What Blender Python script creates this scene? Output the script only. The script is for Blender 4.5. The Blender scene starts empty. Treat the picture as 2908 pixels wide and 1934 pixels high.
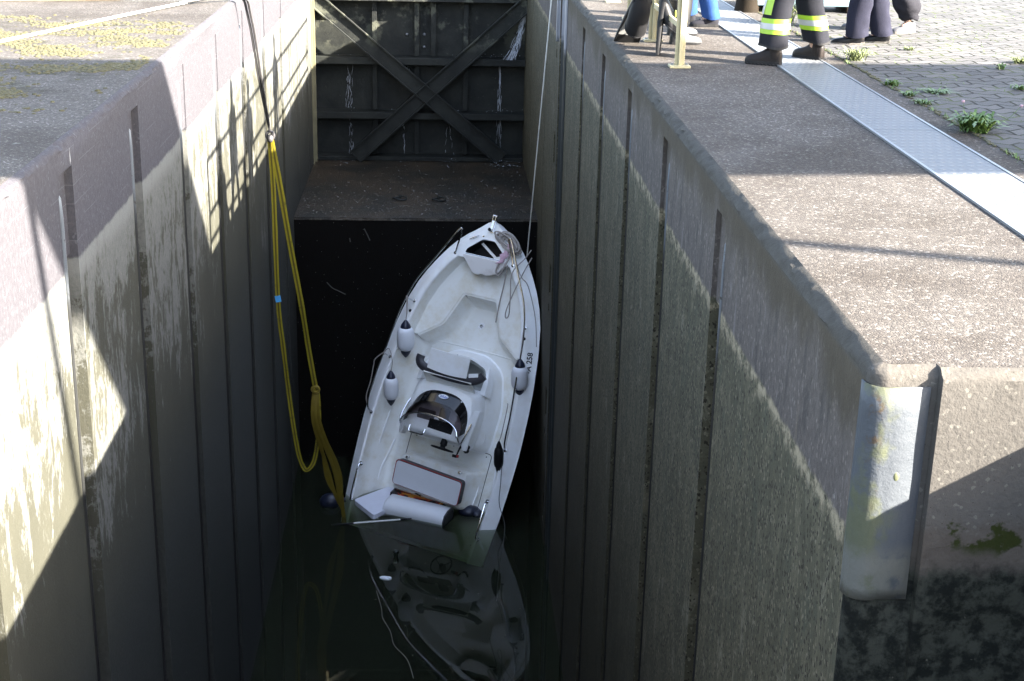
import bpy, bmesh, math, random
from mathutils import Vector, Matrix, noise
R = math.radians
random.seed(7)
scn = bpy.context.scene
COL = scn.collection
# ---------------------------------------------------------------- key measures (scene units; the whole scene is scaled at the end)
XL, XR = -2.606, 1.842          # faces of the two lock walls
YC = 5.676                      # near end of the right wall
YG, YS = 30.95, 26.05           # upper gate, edge of the sill
ZS, ZW = -4.593, -9.342         # sill floor, water
SUN = Vector((-1, .48, -.574)).normalized()

# ---------------------------------------------------------------- mesh helper
class MB:
    def __init__(s): s.v, s.f, s.m = [], [], []
    def add(s, vs, fs, mi=0):
        o = len(s.v); s.v += [tuple(p) for p in vs]
        s.f += [tuple(i + o for i in f) for f in fs]; s.m += [mi] * len(fs); return s
    def box(s, c, d, rot=None, mi=0, taper=1.0):
        x, y, z = d[0] / 2, d[1] / 2, d[2] / 2
        vs = [Vector((a * x * (taper if b > 0 else 1), e * y * (taper if b > 0 else 1), b * z)) for b in (-1, 1) for e in (-1, 1) for a in (-1, 1)]
        if rot is not None: vs = [rot @ v for v in vs]
        vs = [v + Vector(c) for v in vs]
        return s.add(vs, [(0, 2, 3, 1), (4, 5, 7, 6), (0, 1, 5, 4), (2, 6, 7, 3), (0, 4, 6, 2), (1, 3, 7, 5)], mi)
    def tube(s, pts, r, seg=8, mi=0, caps=True, flat=None, closed=False):
        pts = [Vector(p) for p in pts]; n = len(pts)
        rr = r if isinstance(r, (list, tuple)) else [r] * n
        rings = []; up = None
        for i, p in enumerate(pts):
            a = pts[i - 1] if (i or closed) else p; b = pts[(i + 1) % n] if (i < n - 1 or closed) else p
            t = (b - a).normalized() if (b - a).length > 1e-9 else Vector((0, 0, 1))
            if up is None:
                up = Vector((0, 0, 1)) if abs(t.z) < .9 else Vector((1, 0, 0))
                if flat is not None: up = Vector(flat)
            u = (up - t * up.dot(t))
            if u.length < 1e-6: u = t.orthogonal()
            u.normalize(); up = u; w = t.cross(u)
            k = rr[i]; ku, kw = (k if isinstance(k, tuple) else (k, k))
            rings.append([p + u * (ku * math.cos(2 * math.pi * j / seg)) + w * (kw * math.sin(2 * math.pi * j / seg)) for j in range(seg)])
        return s.loft(rings, True, mi, caps and not closed, closed)
    def loft(s, rings, closed=True, mi=0, caps=False, loop=False):
        n = len(rings[0]); vs = [p for r in rings for p in r]; fs = []
        for i in range(len(rings) if loop else len(rings) - 1):
            i2 = (i + 1) % len(rings)
            for j in range(n if closed else n - 1):
                k = (j + 1) % n; fs.append((i * n + j, i * n + k, i2 * n + k, i2 * n + j))
        if caps: fs.append(tuple(range(n - 1, -1, -1))); fs.append(tuple((len(rings) - 1) * n + j for j in range(n)))
        return s.add(vs, fs, mi)
    def prism(s, poly, d, T=None, mi=0):
        """poly: list of 2-D points; extruded along local z from 0 to d; T maps local to target"""
        T = T or Matrix()
        n = len(poly); vs = [T @ Vector((p[0], p[1], 0)) for p in poly] + [T @ Vector((p[0], p[1], d)) for p in poly]
        fs = [tuple(range(n - 1, -1, -1)), tuple(range(n, 2 * n))] + [(i, (i + 1) % n, n + (i + 1) % n, n + i) for i in range(n)]
        return s.add(vs, fs, mi)
    def poly(s, pts, mi=0): return s.add(pts, [tuple(range(len(pts)))], mi)
    def ball(s, c, r, seg=10, rings=6, mi=0, T=None):
        c = Vector(c); r = r if isinstance(r, (tuple, list)) else (r, r, r); rg = []
        for i in range(rings + 1):
            a = math.pi * i / rings
            ring = []
            for j in range(seg):
                b = 2 * math.pi * j / seg
                q = Vector((r[0] * math.sin(a) * math.cos(b), r[1] * math.sin(a) * math.sin(b), r[2] * math.cos(a)))
                ring.append(c + (T @ q if T is not None else q))
            rg.append(ring)
        return s.loft(rg, True, mi)
    def build(s, name, mats, parent=None, smooth=False, bevel=0, bseg=2, angle=40, merge=True, subsurf=0):
        me = bpy.data.meshes.new(name); me.from_pydata(s.v, [], s.f); me.update()
        mats = mats if isinstance(mats, (list, tuple)) else [mats]
        for m in mats: me.materials.append(m)
        for p, mi in zip(me.polygons, s.m): p.material_index = mi
        bm = bmesh.new(); bm.from_mesh(me)
        if merge: bmesh.ops.remove_doubles(bm, verts=bm.verts, dist=1e-5)
        bmesh.ops.recalc_face_normals(bm, faces=bm.faces)
        if smooth:
            for f in bm.faces: f.smooth = True
            for e in bm.edges:
                if len(e.link_faces) == 2 and e.calc_face_angle(0) > R(angle): e.smooth = False
        bm.to_mesh(me); bm.free()
        o = bpy.data.objects.new(name, me); COL.objects.link(o)
        if parent is not None: o.parent = parent
        if bevel:
            b = o.modifiers.new('bevel', 'BEVEL'); b.width = bevel; b.segments = bseg; b.limit_method = 'ANGLE'; b.angle_limit = R(35)
            for p in me.polygons: p.use_smooth = True
            try: b.harden_normals = True
            except Exception: pass
        if subsurf:
            q = o.modifiers.new('sub', 'SUBSURF'); q.levels = q.render_levels = subsurf
        return o

def tag(o, label=None, cat=None, group=None, kind=None):
    if label: o['label'] = label
    if cat: o['category'] = cat
    if group: o['group'] = group
    if kind: o['kind'] = kind
    return o
def thing(name, label, cat, M=None, group=None):
    o = bpy.data.objects.new(name, None); COL.objects.link(o)
    if M is not None: o.matrix_world = M if isinstance(M, Matrix) else Matrix.Translation(Vector(M))
    return tag(o, label, cat, group)
def copy_tree(o, parent=None):
    c = o.copy(); COL.objects.link(c)
    if parent is not None: c.parent = parent
    for ch in list(o.children): copy_tree(ch, c)
    return c
def fillet(poly, r, n=4):
    out = []; N = len(poly)
    for i in range(N):
        p = Vector(poly[i]).to_2d(); a = Vector(poly[i - 1]).to_2d(); b = Vector(poly[(i + 1) % N]).to_2d()
        da, db = (a - p), (b - p); rr = min(r, da.length * .45, db.length * .45)
        p0 = p + da.normalized() * rr; p1 = p + db.normalized() * rr
        for k in range(n + 1):
            t = k / n; out.append(tuple((1 - t) ** 2 * p0 + 2 * t * (1 - t) * p + t * t * p1))
    return out
def catmull(pts, n=6):
    P = [Vector(p) for p in pts]; out = []
    for i in range(len(P) - 1):
        p0 = P[max(i - 1, 0)]; p1 = P[i]; p2 = P[i + 1]; p3 = P[min(i + 2, len(P) - 1)]
        for k in range(n):
            t = k / n
            out.append(.5 * ((2 * p1) + (p2 - p0) * t + (2 * p0 - 5 * p1 + 4 * p2 - p3) * t * t + (3 * p1 - p0 - 3 * p2 + p3) * t ** 3))
    out.append(P[-1]); return out
def lerp(a, b, t): return a + (b - a) * t
def table(T, y):
    """piecewise-linear table of (y, value)"""
    T = sorted(T)
    if y <= T[0][0]: return T[0][1]
    for (a, va), (b, vb) in zip(T, T[1:]):
        if y <= b: return lerp(va, vb, (y - a) / (b - a))
    return T[-1][1]

# ---------------------------------------------------------------- materials
class NT:
    def __init__(s, name):
        s.mat = bpy.data.materials.new(name); s.mat.use_nodes = True; s.t = s.mat.node_tree; s.t.nodes.clear()
        s.out = s.n('ShaderNodeOutputMaterial')
        s._obj = None
    def n(s, t, **k):
        d = s.t.nodes.new(t)
        for a, b in k.items(): setattr(d, a, b)
        return d
    def put(s, sock, v):
        if v is None: return
        if isinstance(v, bpy.types.NodeSocket): s.t.links.new(v, sock)
        else:
            if isinstance(v, tuple) and len(v) == 3 and sock.type == 'RGBA': v = (*v, 1)
            sock.default_value = v
    @property
    def P(s):
        if s._obj is None: s._obj = s.n('ShaderNodeTexCoord').outputs['Object']
        return s._obj
    def map(s, sc=(1, 1, 1), loc=(0, 0, 0), rot=(0, 0, 0), src=None):
        m = s.n('ShaderNodeMapping'); s.put(m.inputs['Vector'], src or s.P); m.inputs['Scale'].default_value = sc; m.inputs['Location'].default_value = loc
        m.inputs['Rotation'].default_value = rot; return m.outputs[0]
    def noise(s, scale=5, detail=4, rough=.55, v=None, dist=0.0, col=False):
        d = s.n('ShaderNodeTexNoise'); s.put(d.inputs['Vector'], v or s.P); s.put(d.inputs['Scale'], scale); d.inputs['Detail'].default_value = detail
        d.inputs['Roughness'].default_value = rough; d.inputs['Distortion'].default_value = dist; return d.outputs['Color' if col else 'Fac']
    def voro(s, scale=30, v=None, feat='F1', out='Distance', rnd=1.0):
        d = s.n('ShaderNodeTexVoronoi', feature=feat); s.put(d.inputs['Vector'], v or s.P); d.inputs['Scale'].default_value = scale; d.inputs['Randomness'].default_value = rnd
        return d.outputs[out]
    def ramp(s, f, stops, interp='LINEAR'):
        d = s.n('ShaderNodeValToRGB'); s.put(d.inputs[0], f); e = d.color_ramp.elements; d.color_ramp.interpolation = interp
        while len(e) < len(stops): e.new(.5)
        for q, (p, c) in zip(e, stops):
            q.position = p; c = c if isinstance(c, tuple) else (c, c, c); q.color = (*c, 1)
        return d.outputs[0]
    def mix(s, f, a, b, mode='MIX'):
        d = s.n('ShaderNodeMix', data_type='RGBA', blend_type=mode, clamp_factor=True)
        s.put(d.inputs[0], f); s.put(d.inputs[6], a); s.put(d.inputs[7], b); return d.outputs[2]
    def math(s, op, a, b=None, c=None, clamp=False):
        d = s.n('ShaderNodeMath', operation=op, use_clamp=clamp); s.put(d.inputs[0], a); s.put(d.inputs[1], b); s.put(d.inputs[2], c); return d.outputs[0]
    def step(s, v, lo, hi):
        d = s.n('ShaderNodeMapRange', interpolation_type='SMOOTHSTEP'); s.put(d.inputs[0], v)
        for i, x in zip((1, 2, 3, 4), (lo, hi, 0, 1)): s.put(d.inputs[i], float(x))
        return d.outputs[0]
    def sep(s, v=None):
        d = s.n('ShaderNodeSeparateXYZ'); s.put(d.inputs[0], v or s.P); return d.outputs
    def bump(s, h, st=.3, d=.01, nrm=None):
        b = s.n('ShaderNodeBump'); b.inputs['Strength'].default_value = st; b.inputs['Distance'].default_value = d; s.put(b.inputs['Height'], h); s.put(b.inputs['Normal'], nrm)
        return b.outputs[0]
    def bsdf(s, col, rough=.6, metal=0, nrm=None, **k):
        b = s.n('ShaderNodeBsdfPrincipled'); s.put(b.inputs['Base Color'], col); s.put(b.inputs['Roughness'], rough); s.put(b.inputs['Metallic'], metal); s.put(b.inputs['Normal'], nrm)
        for a, v in k.items(): s.put(b.inputs[a.replace('_', ' ')], v)
        s.t.links.new(b.outputs[0], s.out.inputs[0]); s.b = b; return s.mat
def plain(name, col, rough=.5, metal=0, var=.12, scale=6, bump=0, bscale=60, **k):
    t = NT(name); f = t.noise(scale, 5)
    c = t.mix(f, tuple(x * (1 - var) for x in col), tuple(min(1, x * (1 + var)) for x in col))
    r = t.math('ADD', t.math('MULTIPLY', t.noise(scale * 3, 3), .16), rough - .08, clamp=True)
    return t.bsdf(c, r, metal, t.bump(t.noise(bscale, 4), bump, .005) if bump else None, **k)
M = {}

def concrete_top():
    t = NT('exposed aggregate concrete'); v = t.map((1, 1, 1))
    c1 = t.voro(68, v, out='Color'); g = t.sep(c1)[0]
    stone = t.ramp(g, [(0, (.046, .041, .038)), (.35, (.056, .0505, .046)), (.75, (.068, .061, .055)), (.94, (.098, .090, .082)), (1, (.165, .157, .148))])
    d = t.voro(68, v, feat='DISTANCE_TO_EDGE')
    c = t.mix(t.step(d, 0.0, .012), (0.03388, 0.03089, 0.02791), stone)
    fl = t.voro(24, t.map((1, 1, 1), (3, 1, 0)), out='Color'); fm = t.voro(24, t.map((1, 1, 1), (3, 1, 0)))
    big = t.math('MULTIPLY', t.math('GREATER_THAN', t.sep(fl)[1], .86), t.math('LESS_THAN', fm, .26))
    c = t.mix(big, c, (0.1156, 0.1156, 0.1096))
    blot = t.math('ADD', t.math('MULTIPLY', t.noise(1.3, 7, .7), .55), t.math('MULTIPLY', t.noise(.42, 5, .6, t.map((1, 1, 1), (7, 3, 0))), .45)); c = t.mix(t.step(blot, .40, .62), c, t.mix(1.0, c, (.60, .57, .54), 'MULTIPLY'))
    lich = t.math('MULTIPLY', t.step(t.noise(3.2, 6, .6, t.map((1, 1.3, 1), (5, 2, 0))), .70, .73), .8)
    c = t.mix(lich, c, (0.1236, 0.1275, 0.1236))
    x, y, z = t.sep()
    mo = t.noise(2.4, 8, .72, t.map((.7, 1.6, 1), (1, 8, 0)))
    patch = t.math('MULTIPLY', t.step(t.math('ADD', x, t.math('MULTIPLY', mo, .6)), -2.4, -2.75), t.math('MULTIPLY', t.step(y, 11.2, 12.6), t.step(y, 17.6, 16.4)))
    mm = t.math('MULTIPLY', patch, t.math('MULTIPLY', t.step(mo, .50, .62), t.step(t.noise(22, 5, .7), .38, .56)))
    mc = t.mix(t.noise(18, 4), (0.009967, 0.009967, 0.004983), (0.02791, 0.02791, 0.01195))
    c = t.mix(mm, c, mc)
    h = t.math('ADD', t.math('MULTIPLY', d, 2.0), t.math('MULTIPLY', t.noise(60, 5), .4))
    return t.bsdf(c, .85, 0, t.bump(h, .4, .010), Specular_IOR_Level=.12)
M['quay'] = concrete_top()

def wall_mat(name, side):
    t = NT(name); x, y, z = t.sep()
    wob = t.noise(2.2, 6, .6, t.map((1, 1.0, .5))); wob2 = t.noise(14, 5, .7)
    zz = t.math('ADD', z, t.math('ADD', t.math('MULTIPLY', t.math('SUBTRACT', wob, .5), .10), t.math('MULTIPLY', t.math('SUBTRACT', wob2, .5), .06)))
    streak = t.noise(1.0, 10, .72, t.map((1, 5.0, 2.0), (0, 0, 0)), .8)
    fine = t.noise(1.0, 6, .75, t.map((30, 32, 20)))
    speck = t.voro(1.0, t.map((70, 70, 52)), out='Color'); sp = t.sep(speck)[0]
    x2 = t.noise(.55, 5, .6, t.map((1, 1, 1), (2, 7, 4)))
    if side == 'L':
        up = t.mix(t.step(fine, .35, .7), (0.03743, 0.03615, 0.0412), (0.05334, 0.05143, 0.05767))
        up = t.mix(t.math('MULTIPLY', t.step(sp, .95, .98), .7), up, (0.07481, 0.07546, 0.08417))
        ln = t.math('ABSOLUTE', t.math('SUBTRACT', t.math('FRACT', t.math('MULTIPLY', t.math('ADD', z, t.math('MULTIPLY', wob, .02)), 7.3)), .5))
        lines = t.math('MULTIPLY', t.step(ln, .035, .0), t.step(t.noise(1.6, 4, .5, t.map((1, 1, 6))), .5, .62))
        up = t.mix(t.math('MULTIPLY', lines, .8), up, (0.07963, 0.07873, 0.08785))
        pale = t.mix(t.step(fine, .3, .7), (0.06991, 0.07161, 0.06678), (0.1021, 0.1028, 0.09349))
        dark = t.mix(wob, (0.02778, 0.0281, 0.02156), (0.04738, 0.04639, 0.03531))
        # dry pale flakes thin out downwards; the wet foot of the wall is nearly black-green
        thr = t.n('ShaderNodeMapRange'); t.put(thr.inputs[0], t.math('ADD', z, t.math('MULTIPLY', t.math('SUBTRACT', x2, .5), 1.6)))
        for i, q in zip((1, 2, 3, 4), (-1.0, -4.3, .455, .62)): thr.inputs[i].default_value = q
        thr = thr.outputs[0]
        fl = t.math('ADD', t.math('MULTIPLY', streak, .45), t.math('ADD', t.math('MULTIPLY', t.noise(1, 8, .82, t.map((22, 24, 9), (1, 2, 3)), .6), .33), t.math('MULTIPLY', x2, .22)))
        fm = t.step(t.math('SUBTRACT', fl, thr), -.015, .02)
        wet = t.step(zz, -3.0, -4.8)
        dk = t.mix(wet, dark, t.mix(t.step(fine, .3, .8), (0.02355, 0.02536, 0.02355), (0.04346, 0.04527, 0.04164)))
        low = t.mix(t.math('MULTIPLY', fm, t.step(z, -5.4, -3.6)), dk, pale)
        low = t.mix(t.math('MULTIPLY', t.step(zz, -1.12, -.95), .6), low, (0.1327, 0.1347, 0.1288))
        band = -.90
    else:
        up = t.mix(t.step(fine, .3, .72), (0.0541, 0.04624, 0.04106), (0.08482, 0.07331, 0.06602))
        up = t.mix(t.math('MULTIPLY', t.step(sp, .93, .98), .7), up, (0.137, 0.1205, 0.1056))
        st = t.step(t.noise(1, 8, .7, t.map((1, 9, 1.2), (4, 1, 2))), .55, .72)
        up = t.mix(t.math('MULTIPLY', st, .55), up, (0.1189, 0.0977, 0.07333))
        mu = t.noise(1, 8, .72, t.map((5, 6, 1.6), (8, 1, 3)), .6); up = t.mix(t.math('MULTIPLY', t.step(mu, .52, .64), .75), up, (0.03922, 0.03571, 0.03268)); up = t.mix(t.math('MULTIPLY', t.step(mu, .42, .36), .5), up, (0.1226, 0.1136, 0.1075))
        topd = t.math('MULTIPLY', t.step(t.math('ADD', z, t.math('MULTIPLY', t.math('SUBTRACT', t.noise(1, 7, .65, t.map((1, 2.2, 1.2), (6, 2, 2))), .5), .9)), -.42, -.12), .9)
        up = t.mix(topd, up, t.mix(t.noise(9, 5), (0.03066, 0.02541, 0.0176), (0.0541, 0.04495, 0.03227)))
        up = t.mix(t.step(z, -.10, -.06), up, t.mix(t.noise(20, 5, .7), (.024, .022, .019), (.060, .056, .049)))
        lt = t.math('MULTIPLY', t.step(t.noise(1, 9, .75, t.map((1, 11, 3.2), (3, 9, 5)), .5), .60, .68), t.step(z, -.20, -.34)); up = t.mix(t.math('MULTIPLY', lt, .7), up, (0.1672, 0.1548, 0.14))
        moss = t.math('MULTIPLY', t.step(t.noise(1, 7, .7, t.map((5, 16, 5), (9, 1, 2))), .66, .72), t.step(y, 9, 6.2))
        up = t.mix(moss, up, (0.02705, 0.02768, 0.005865))
        low = t.mix(t.step(streak, .38, .68), (0.04807, 0.04524, 0.02975), (0.08158, 0.0743, 0.04888))
        mot = t.noise(1, 7, .7, t.map((4, 5, 2.2), (3, 1, 7)), .4); low = t.mix(t.step(mot, .52, .66), low, (0.0495, 0.04992, 0.03427)); low = t.mix(t.math('MULTIPLY', t.step(mot, .42, .34), .5), low, (0.1403, 0.132, 0.09657))
        low = t.mix(t.math('MULTIPLY', t.step(sp, .90, .97), .6), low, (0.1529, 0.1357, 0.09563))
        low = t.mix(t.step(sp, .12, .06), low, (0.02185, 0.01939, 0.01381))
        pit = t.step(t.noise(1, 5, .7, t.map((22, 30, 13), (2, 2, 2))), .63, .68)
        low = t.mix(t.math('MULTIPLY', pit, .8), low, (0.02185, 0.02067, 0.01381))
        scr = t.noise(1, 4, .5, t.map((1, 5, 5), (0, 0, 0), (R(-32), 0, 0)))
        scr2 = t.step(t.noise(1, 6, .6, t.map((1, 26, 1.6), (0, 3, 0), (R(-24), 0, 0))), .60, .70)
        low = t.mix(t.math('MULTIPLY', scr2, .38), low, (0.1383, 0.1228, 0.08766))
        wet = t.step(zz, -3.2, -6.5)
        low = t.mix(wet, low, t.mix(.55, low, (0.02912, 0.02585, 0.01913)))
        rim = t.math('MULTIPLY', t.step(t.math('ADD', zz, t.math('MULTIPLY', t.math('SUBTRACT', t.noise(6, 8, .8), .5), .34)), -.95, -.84), t.math('MULTIPLY', t.step(t.noise(11, 7, .75), .42, .58), .75))
        low = t.mix(rim, low, (0.2723, 0.2286, 0.1558))
        band = -.82
    c = t.mix(t.step(zz, band - .015, band + .02), low, up)
    # bird droppings / scratches of lime
    lime = t.math('MULTIPLY', t.step(t.noise(1, 3, .5, t.map((1, 24, 2.2), (1, 5, 3))), .765, .79), t.step(t.noise(1.7, 2), .5, .6))
    c = t.mix(lime, c, (.34, .34, .33))
    h = t.math('ADD', t.math('MULTIPLY', fine, .6), t.math('MULTIPLY', t.noise(45, 5, .7), .6))
    rough = t.math('SUBTRACT', .88, t.math('MULTIPLY', wet, .25))
    return t.bsdf(c, rough, 0, t.bump(h, .5, .012), Specular_IOR_Level=.12)
M['wallL'] = wall_mat('left lock wall concrete', 'L')
M['wallR'] = wall_mat('right lock wall concrete', 'R')

def endface():
    t = NT('concrete end face with moss'); x, y, z = t.sep()
    f = t.noise(26, 6, .7); c = t.mix(f, (0.04258, 0.03913, 0.03538), (0.06634, 0.06162, 0.05595))
    sp = t.sep(t.voro(70, out='Color'))[0]; c = t.mix(t.math('MULTIPLY', t.step(sp, .95, .98), .6), c, (0.1052, 0.09904, 0.08728)); c = t.mix(t.step(t.voro(38), .12, .06), c, (0.01753, 0.01571, 0.01343))
    w = t.math('ADD', z, t.math('MULTIPLY', t.math('SUBTRACT', t.noise(7, 7, .7), .5), .22))
    lo = t.mix(t.step(t.noise(9, 7, .72), .42, .60), (0.004508, 0.005315, 0.004478), (0.02504, 0.0261, 0.02015))
    lo = t.mix(t.step(t.noise(15, 5, .7, t.map((1, 1, 1), (3, 3, 3))), .66, .70), lo, (0.0601, 0.05434, 0.04255))
    c = t.mix(t.step(w, -.80, -.66), t.mix(t.noise(14, 6, .7), (0.03006, 0.02415, 0.01903), (0.07261, 0.06282, 0.05374)), c)
    m = t.math('MULTIPLY', t.step(w, -.60, -.70), t.math('MULTIPLY', t.step(w, -.90, -.8), t.step(t.noise(5, 5, .6, t.map((1, 1, 1), (1.4, 0, 0))), .57, .63)))
    c = t.mix(m, c, (0.01378, 0.01691, 0.003582))
    c = t.mix(t.step(w, -.88, -.98), c, lo)
    return t.bsdf(c, .85, 0, t.bump(t.math('ADD', f, t.noise(60, 4)), .35, .012), Specular_IOR_Level=.12)
M['endface'] = endface()

def sill_mat():
    t = NT('wet silty sill concrete'); x, y, z = t.sep()
    a = t.noise(1.1, 7, .62, t.map((1, 1.4, 1))); b = t.noise(30, 5, .8)
    c = t.mix(t.step(a, .36, .66), (0.007631, 0.00713, 0.004604), (0.02957, 0.0197, 0.01062))
    c = t.mix(t.step(b, .57, .64), c, (0.068, 0.064, 0.0528)); c = t.mix(t.step(t.noise(3.5, 6, .7, t.map((1, 1, 1), (3, 0, 0))), .60, .68), c, (0.05724, 0.04194, 0.02302))
    edge = t.math('MULTIPLY', t.step(y, YS + .05, YS + .02), t.step(t.noise(5, 6, .8), .46, .58)); c = t.mix(t.math('MULTIPLY', edge, .8), c, (0.06726, 0.05806, 0.04541))
    return t.bsdf(c, .45, 0, t.bump(t.math('ADD', b, t.noise(9, 4)), .8, .02), Specular_IOR_Level=.35)
M['sill'] = sill_mat()
def sillface():
    t = NT('black slimy sill face'); b = t.noise(40, 6, .8); c = t.mix(t.step(b, .5, .75), (0.00315, 0.00279, 0.002475), (0.0081, 0.0072, 0.0063))
    sp = t.sep(t.voro(26, out='Color'))[0]; c = t.mix(t.math('MULTIPLY', t.step(sp, .93, .95), t.step(t.voro(26), .2, .1)), c, (.14, .135, .125))
    return t.bsdf(c, .55, 0, t.bump(b, .5, .012), Specular_IOR_Level=.08)
M['sillface'] = sillface()

def gate_mat():
    t = NT('algae covered gate steel'); x, y, z = t.sep()
    a = t.noise(2.2, 8, .68); b = t.noise(17, 6, .75)
    c = t.mix(t.step(a, .35, .65), (0.005187, 0.006279, 0.006006), (0.0142, 0.01583, 0.01365))
    c = t.mix(t.math('MULTIPLY', t.step(b, .63, .69), .7), c, (0.06006, 0.06006, 0.04641)); c = t.mix(t.step(b, .36, .30), c, (0.003276, 0.003822, 0.003276))
    up = t.step(z, 2.2, 2.7); pal = t.step(t.noise(1.6, 7, .7, t.map((1, 1, 1), (4, 0, 1))), .50, .60)
    c = t.mix(t.math('MULTIPLY', t.math('MULTIPLY', up, pal), .8), c, (0.07371, 0.07644, 0.05733))
    rust = t.step(t.noise(4, 6, .7, t.map((1, 1, 1), (8, 0, 3))), .66, .71); c = t.mix(t.math('MULTIPLY', rust, .6), c, (0.02457, 0.01474, 0.01037))
    return t.bsdf(c, .6, .0, t.bump(b, .5, .012), Specular_IOR_Level=.25)
M['gate'] = gate_mat()

def paver():
    t = NT('interlocking concrete pavers')
    wv = t.n('ShaderNodeTexWave', wave_type='BANDS', bands_direction='X', wave_profile='TRI'); t.put(wv.inputs[0], t.P); wv.inputs['Scale'].default_value = 1.45
    cb = t.n('ShaderNodeCombineXYZ'); x, y, z = t.sep(); nn = t.math('MULTIPLY', t.math('SUBTRACT', t.noise(3, 3), .5), .03)
    t.put(cb.inputs[0], t.math('ADD', x, t.math('MULTIPLY', nn, 1.5))); t.put(cb.inputs[1], t.math('ADD', y, t.math('ADD', nn, t.math('MULTIPLY', t.math('SUBTRACT', wv.outputs['Fac'], .5), .085))))
    br = t.n('ShaderNodeTexBrick'); t.put(br.inputs['Vector'], cb.outputs[0]); br.offset = .5
    for k, v in (('Scale', 1.0), ('Mortar Size', .013), ('Mortar Smooth', .25), ('Bias', 0.0), ('Brick Width', .34), ('Row Height', .185)): br.inputs[k].default_value = v
    for k, v in (('Color1', (.052, .052, .054, 1)), ('Color2', (.082, .081, .081, 1)), ('Mortar', (.006, .0065, .004, 1))): br.inputs[k].default_value = v
    c = t.mix(.6, br.outputs['Color'], t.mix(t.noise(70, 4, .8), (.4, .39, .38), (1.55, 1.5, 1.46)), 'MULTIPLY')
    c = t.mix(t.math('MULTIPLY', br.outputs['Fac'], t.step(t.noise(2.2, 5), .45, .65)), c, (.045, .055, .015))
    c = t.mix(t.math('MULTIPLY', t.step(t.noise(1.6, 7, .7), .5, .75), .4), c, (.060, .058, .052))
    h = t.math('ADD', t.math('MULTIPLY', t.math('SUBTRACT', 1.0, br.outputs['Fac']), 1.0), t.math('MULTIPLY', t.noise(80, 4), .25))
    return t.bsdf(c, .85, 0, t.bump(h, .8, .014), Specular_IOR_Level=.12)
M['paver'] = paver()

def tread():
    t = NT('galvanised tread plate'); x, y, z = t.sep()
    u = t.math('MULTIPLY', x, 15.0); v = t.math('MULTIPLY', y, 9.0)
    fu = t.math('SUBTRACT', t.math('FRACT', t.math('ADD', u, t.math('MULTIPLY', t.math('MODULO', t.math('FLOOR', v), 2.0), .5))), .5); fv = t.math('SUBTRACT', t.math('FRACT', v), .5)
    d = t.math('ADD', t.math('MULTIPLY', t.math('ABSOLUTE', fu), 1.0), t.math('MULTIPLY', t.math('ABSOLUTE', fv), 2.1))
    loz = t.step(d, .50, .34)
    n = t.noise(5, 6, .6); c = t.mix(n, (0.0759, 0.08035, 0.08705), (0.1049, 0.1094, 0.1161)); c = t.mix(t.math('MULTIPLY', loz, .7), c, (0.1384, 0.1429, 0.1473))
    c = t.mix(t.step(t.noise(2.3, 7, .75), .62, .76), c, (0.08035, 0.08035, 0.0826))
    return t.bsdf(c, .6, .2, t.bump(loz, .9, .012))
M['tread'] = tread()
def galv():
    t = NT('galvanised edge steel'); c = t.mix(t.noise(9, 5), (0.144, 0.1512, 0.162), (0.2088, 0.216, 0.2304)); return t.bsdf(c, .45, .7)
M['galv'] = galv()

def gel(name, col, dirt, rough):
    t = NT(name); f = t.noise(3.2, 7, .65); c = t.mix(t.step(f, .42, .70), col, tuple(a * b for a, b in zip(col, dirt)))
    c = t.mix(t.math('MULTIPLY', t.step(t.noise(55, 3, .6), .70, .74), .35), c, (.25, .23, .18))
    return t.bsdf(c, rough, 0, None, Coat_Weight=.25, Coat_Roughness=.12)
M['gel'] = gel('white gelcoat', (.88, .89, .90), (.93, .91, .87), .28)
M['liner'] = gel('grey-white cockpit gelcoat', (.82, .82, .79), (.88, .84, .76), .45)
M['lid'] = gel('scuffed white plastic', (.74, .72, .71), (.72, .68, .65), .5)
M['chrome'] = plain('polished stainless steel', (.56, .57, .59), .14, 1.0, .04)
M['black'] = plain('black rubber', (.010, .010, .011), .5, 0, .3, 8, Specular_IOR_Level=.15)
M['navy'] = plain('navy fender rubber', (.012, .016, .035), .38, 0, .3, 8)
def fwhite():
    t = NT('scuffed white fender vinyl'); f = t.noise(7, 7, .72); c = t.mix(t.step(f, .56, .74), (.74, .75, .79), (.42, .39, .35))
    return t.bsdf(c, .42)
M['fwhite'] = fwhite()
M['fclean'] = plain('white fender vinyl', (.74, .76, .81), .38, 0, .06)
M['vinyl'] = plain('white seat vinyl', (.74, .75, .78), .42, 0, .05)
M['vinylaft'] = plain('soaked white vinyl', (.70, .71, .80), .35, 0, .08)
M['darkvinyl'] = plain('dark grey seat vinyl', (.035, .034, .042), .48, 0, .2)
M['red'] = plain('red piping', (.32, .02, .02), .45)
def flame():
    t = NT('flame patterned cushion end'); x, y, z = t.sep(); f = t.noise(4.2, 3, .5, None, 1.2)
    c = t.ramp(f, [(0, (.012, .01, .012)), (.5, (.012, .01, .012)), (.53, (.32, .02, .012)), (.60, (.35, .03, .015)), (.63, (.62, .28, .03)), (1, (.65, .30, .04))])
    return t.bsdf(c, .4)
M['flame'] = flame()
def smoky():
    t = NT('smoked acrylic'); g = t.n('ShaderNodeBsdfGlossy'); g.inputs['Roughness'].default_value = .06; tr = t.n('ShaderNodeBsdfTransparent'); tr.inputs[0].default_value = (.40, .36, .38, 1)
    fr = t.n('ShaderNodeFresnel'); fr.inputs[0].default_value = 1.45; mx = t.n('ShaderNodeMixShader'); t.put(mx.inputs[0], fr.outputs[0]); t.put(mx.inputs[1], tr.outputs[0]); t.put(mx.inputs[2], g.outputs[0])
    t.t.links.new(mx.outputs[0], t.out.inputs[0]); return t.mat
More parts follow.
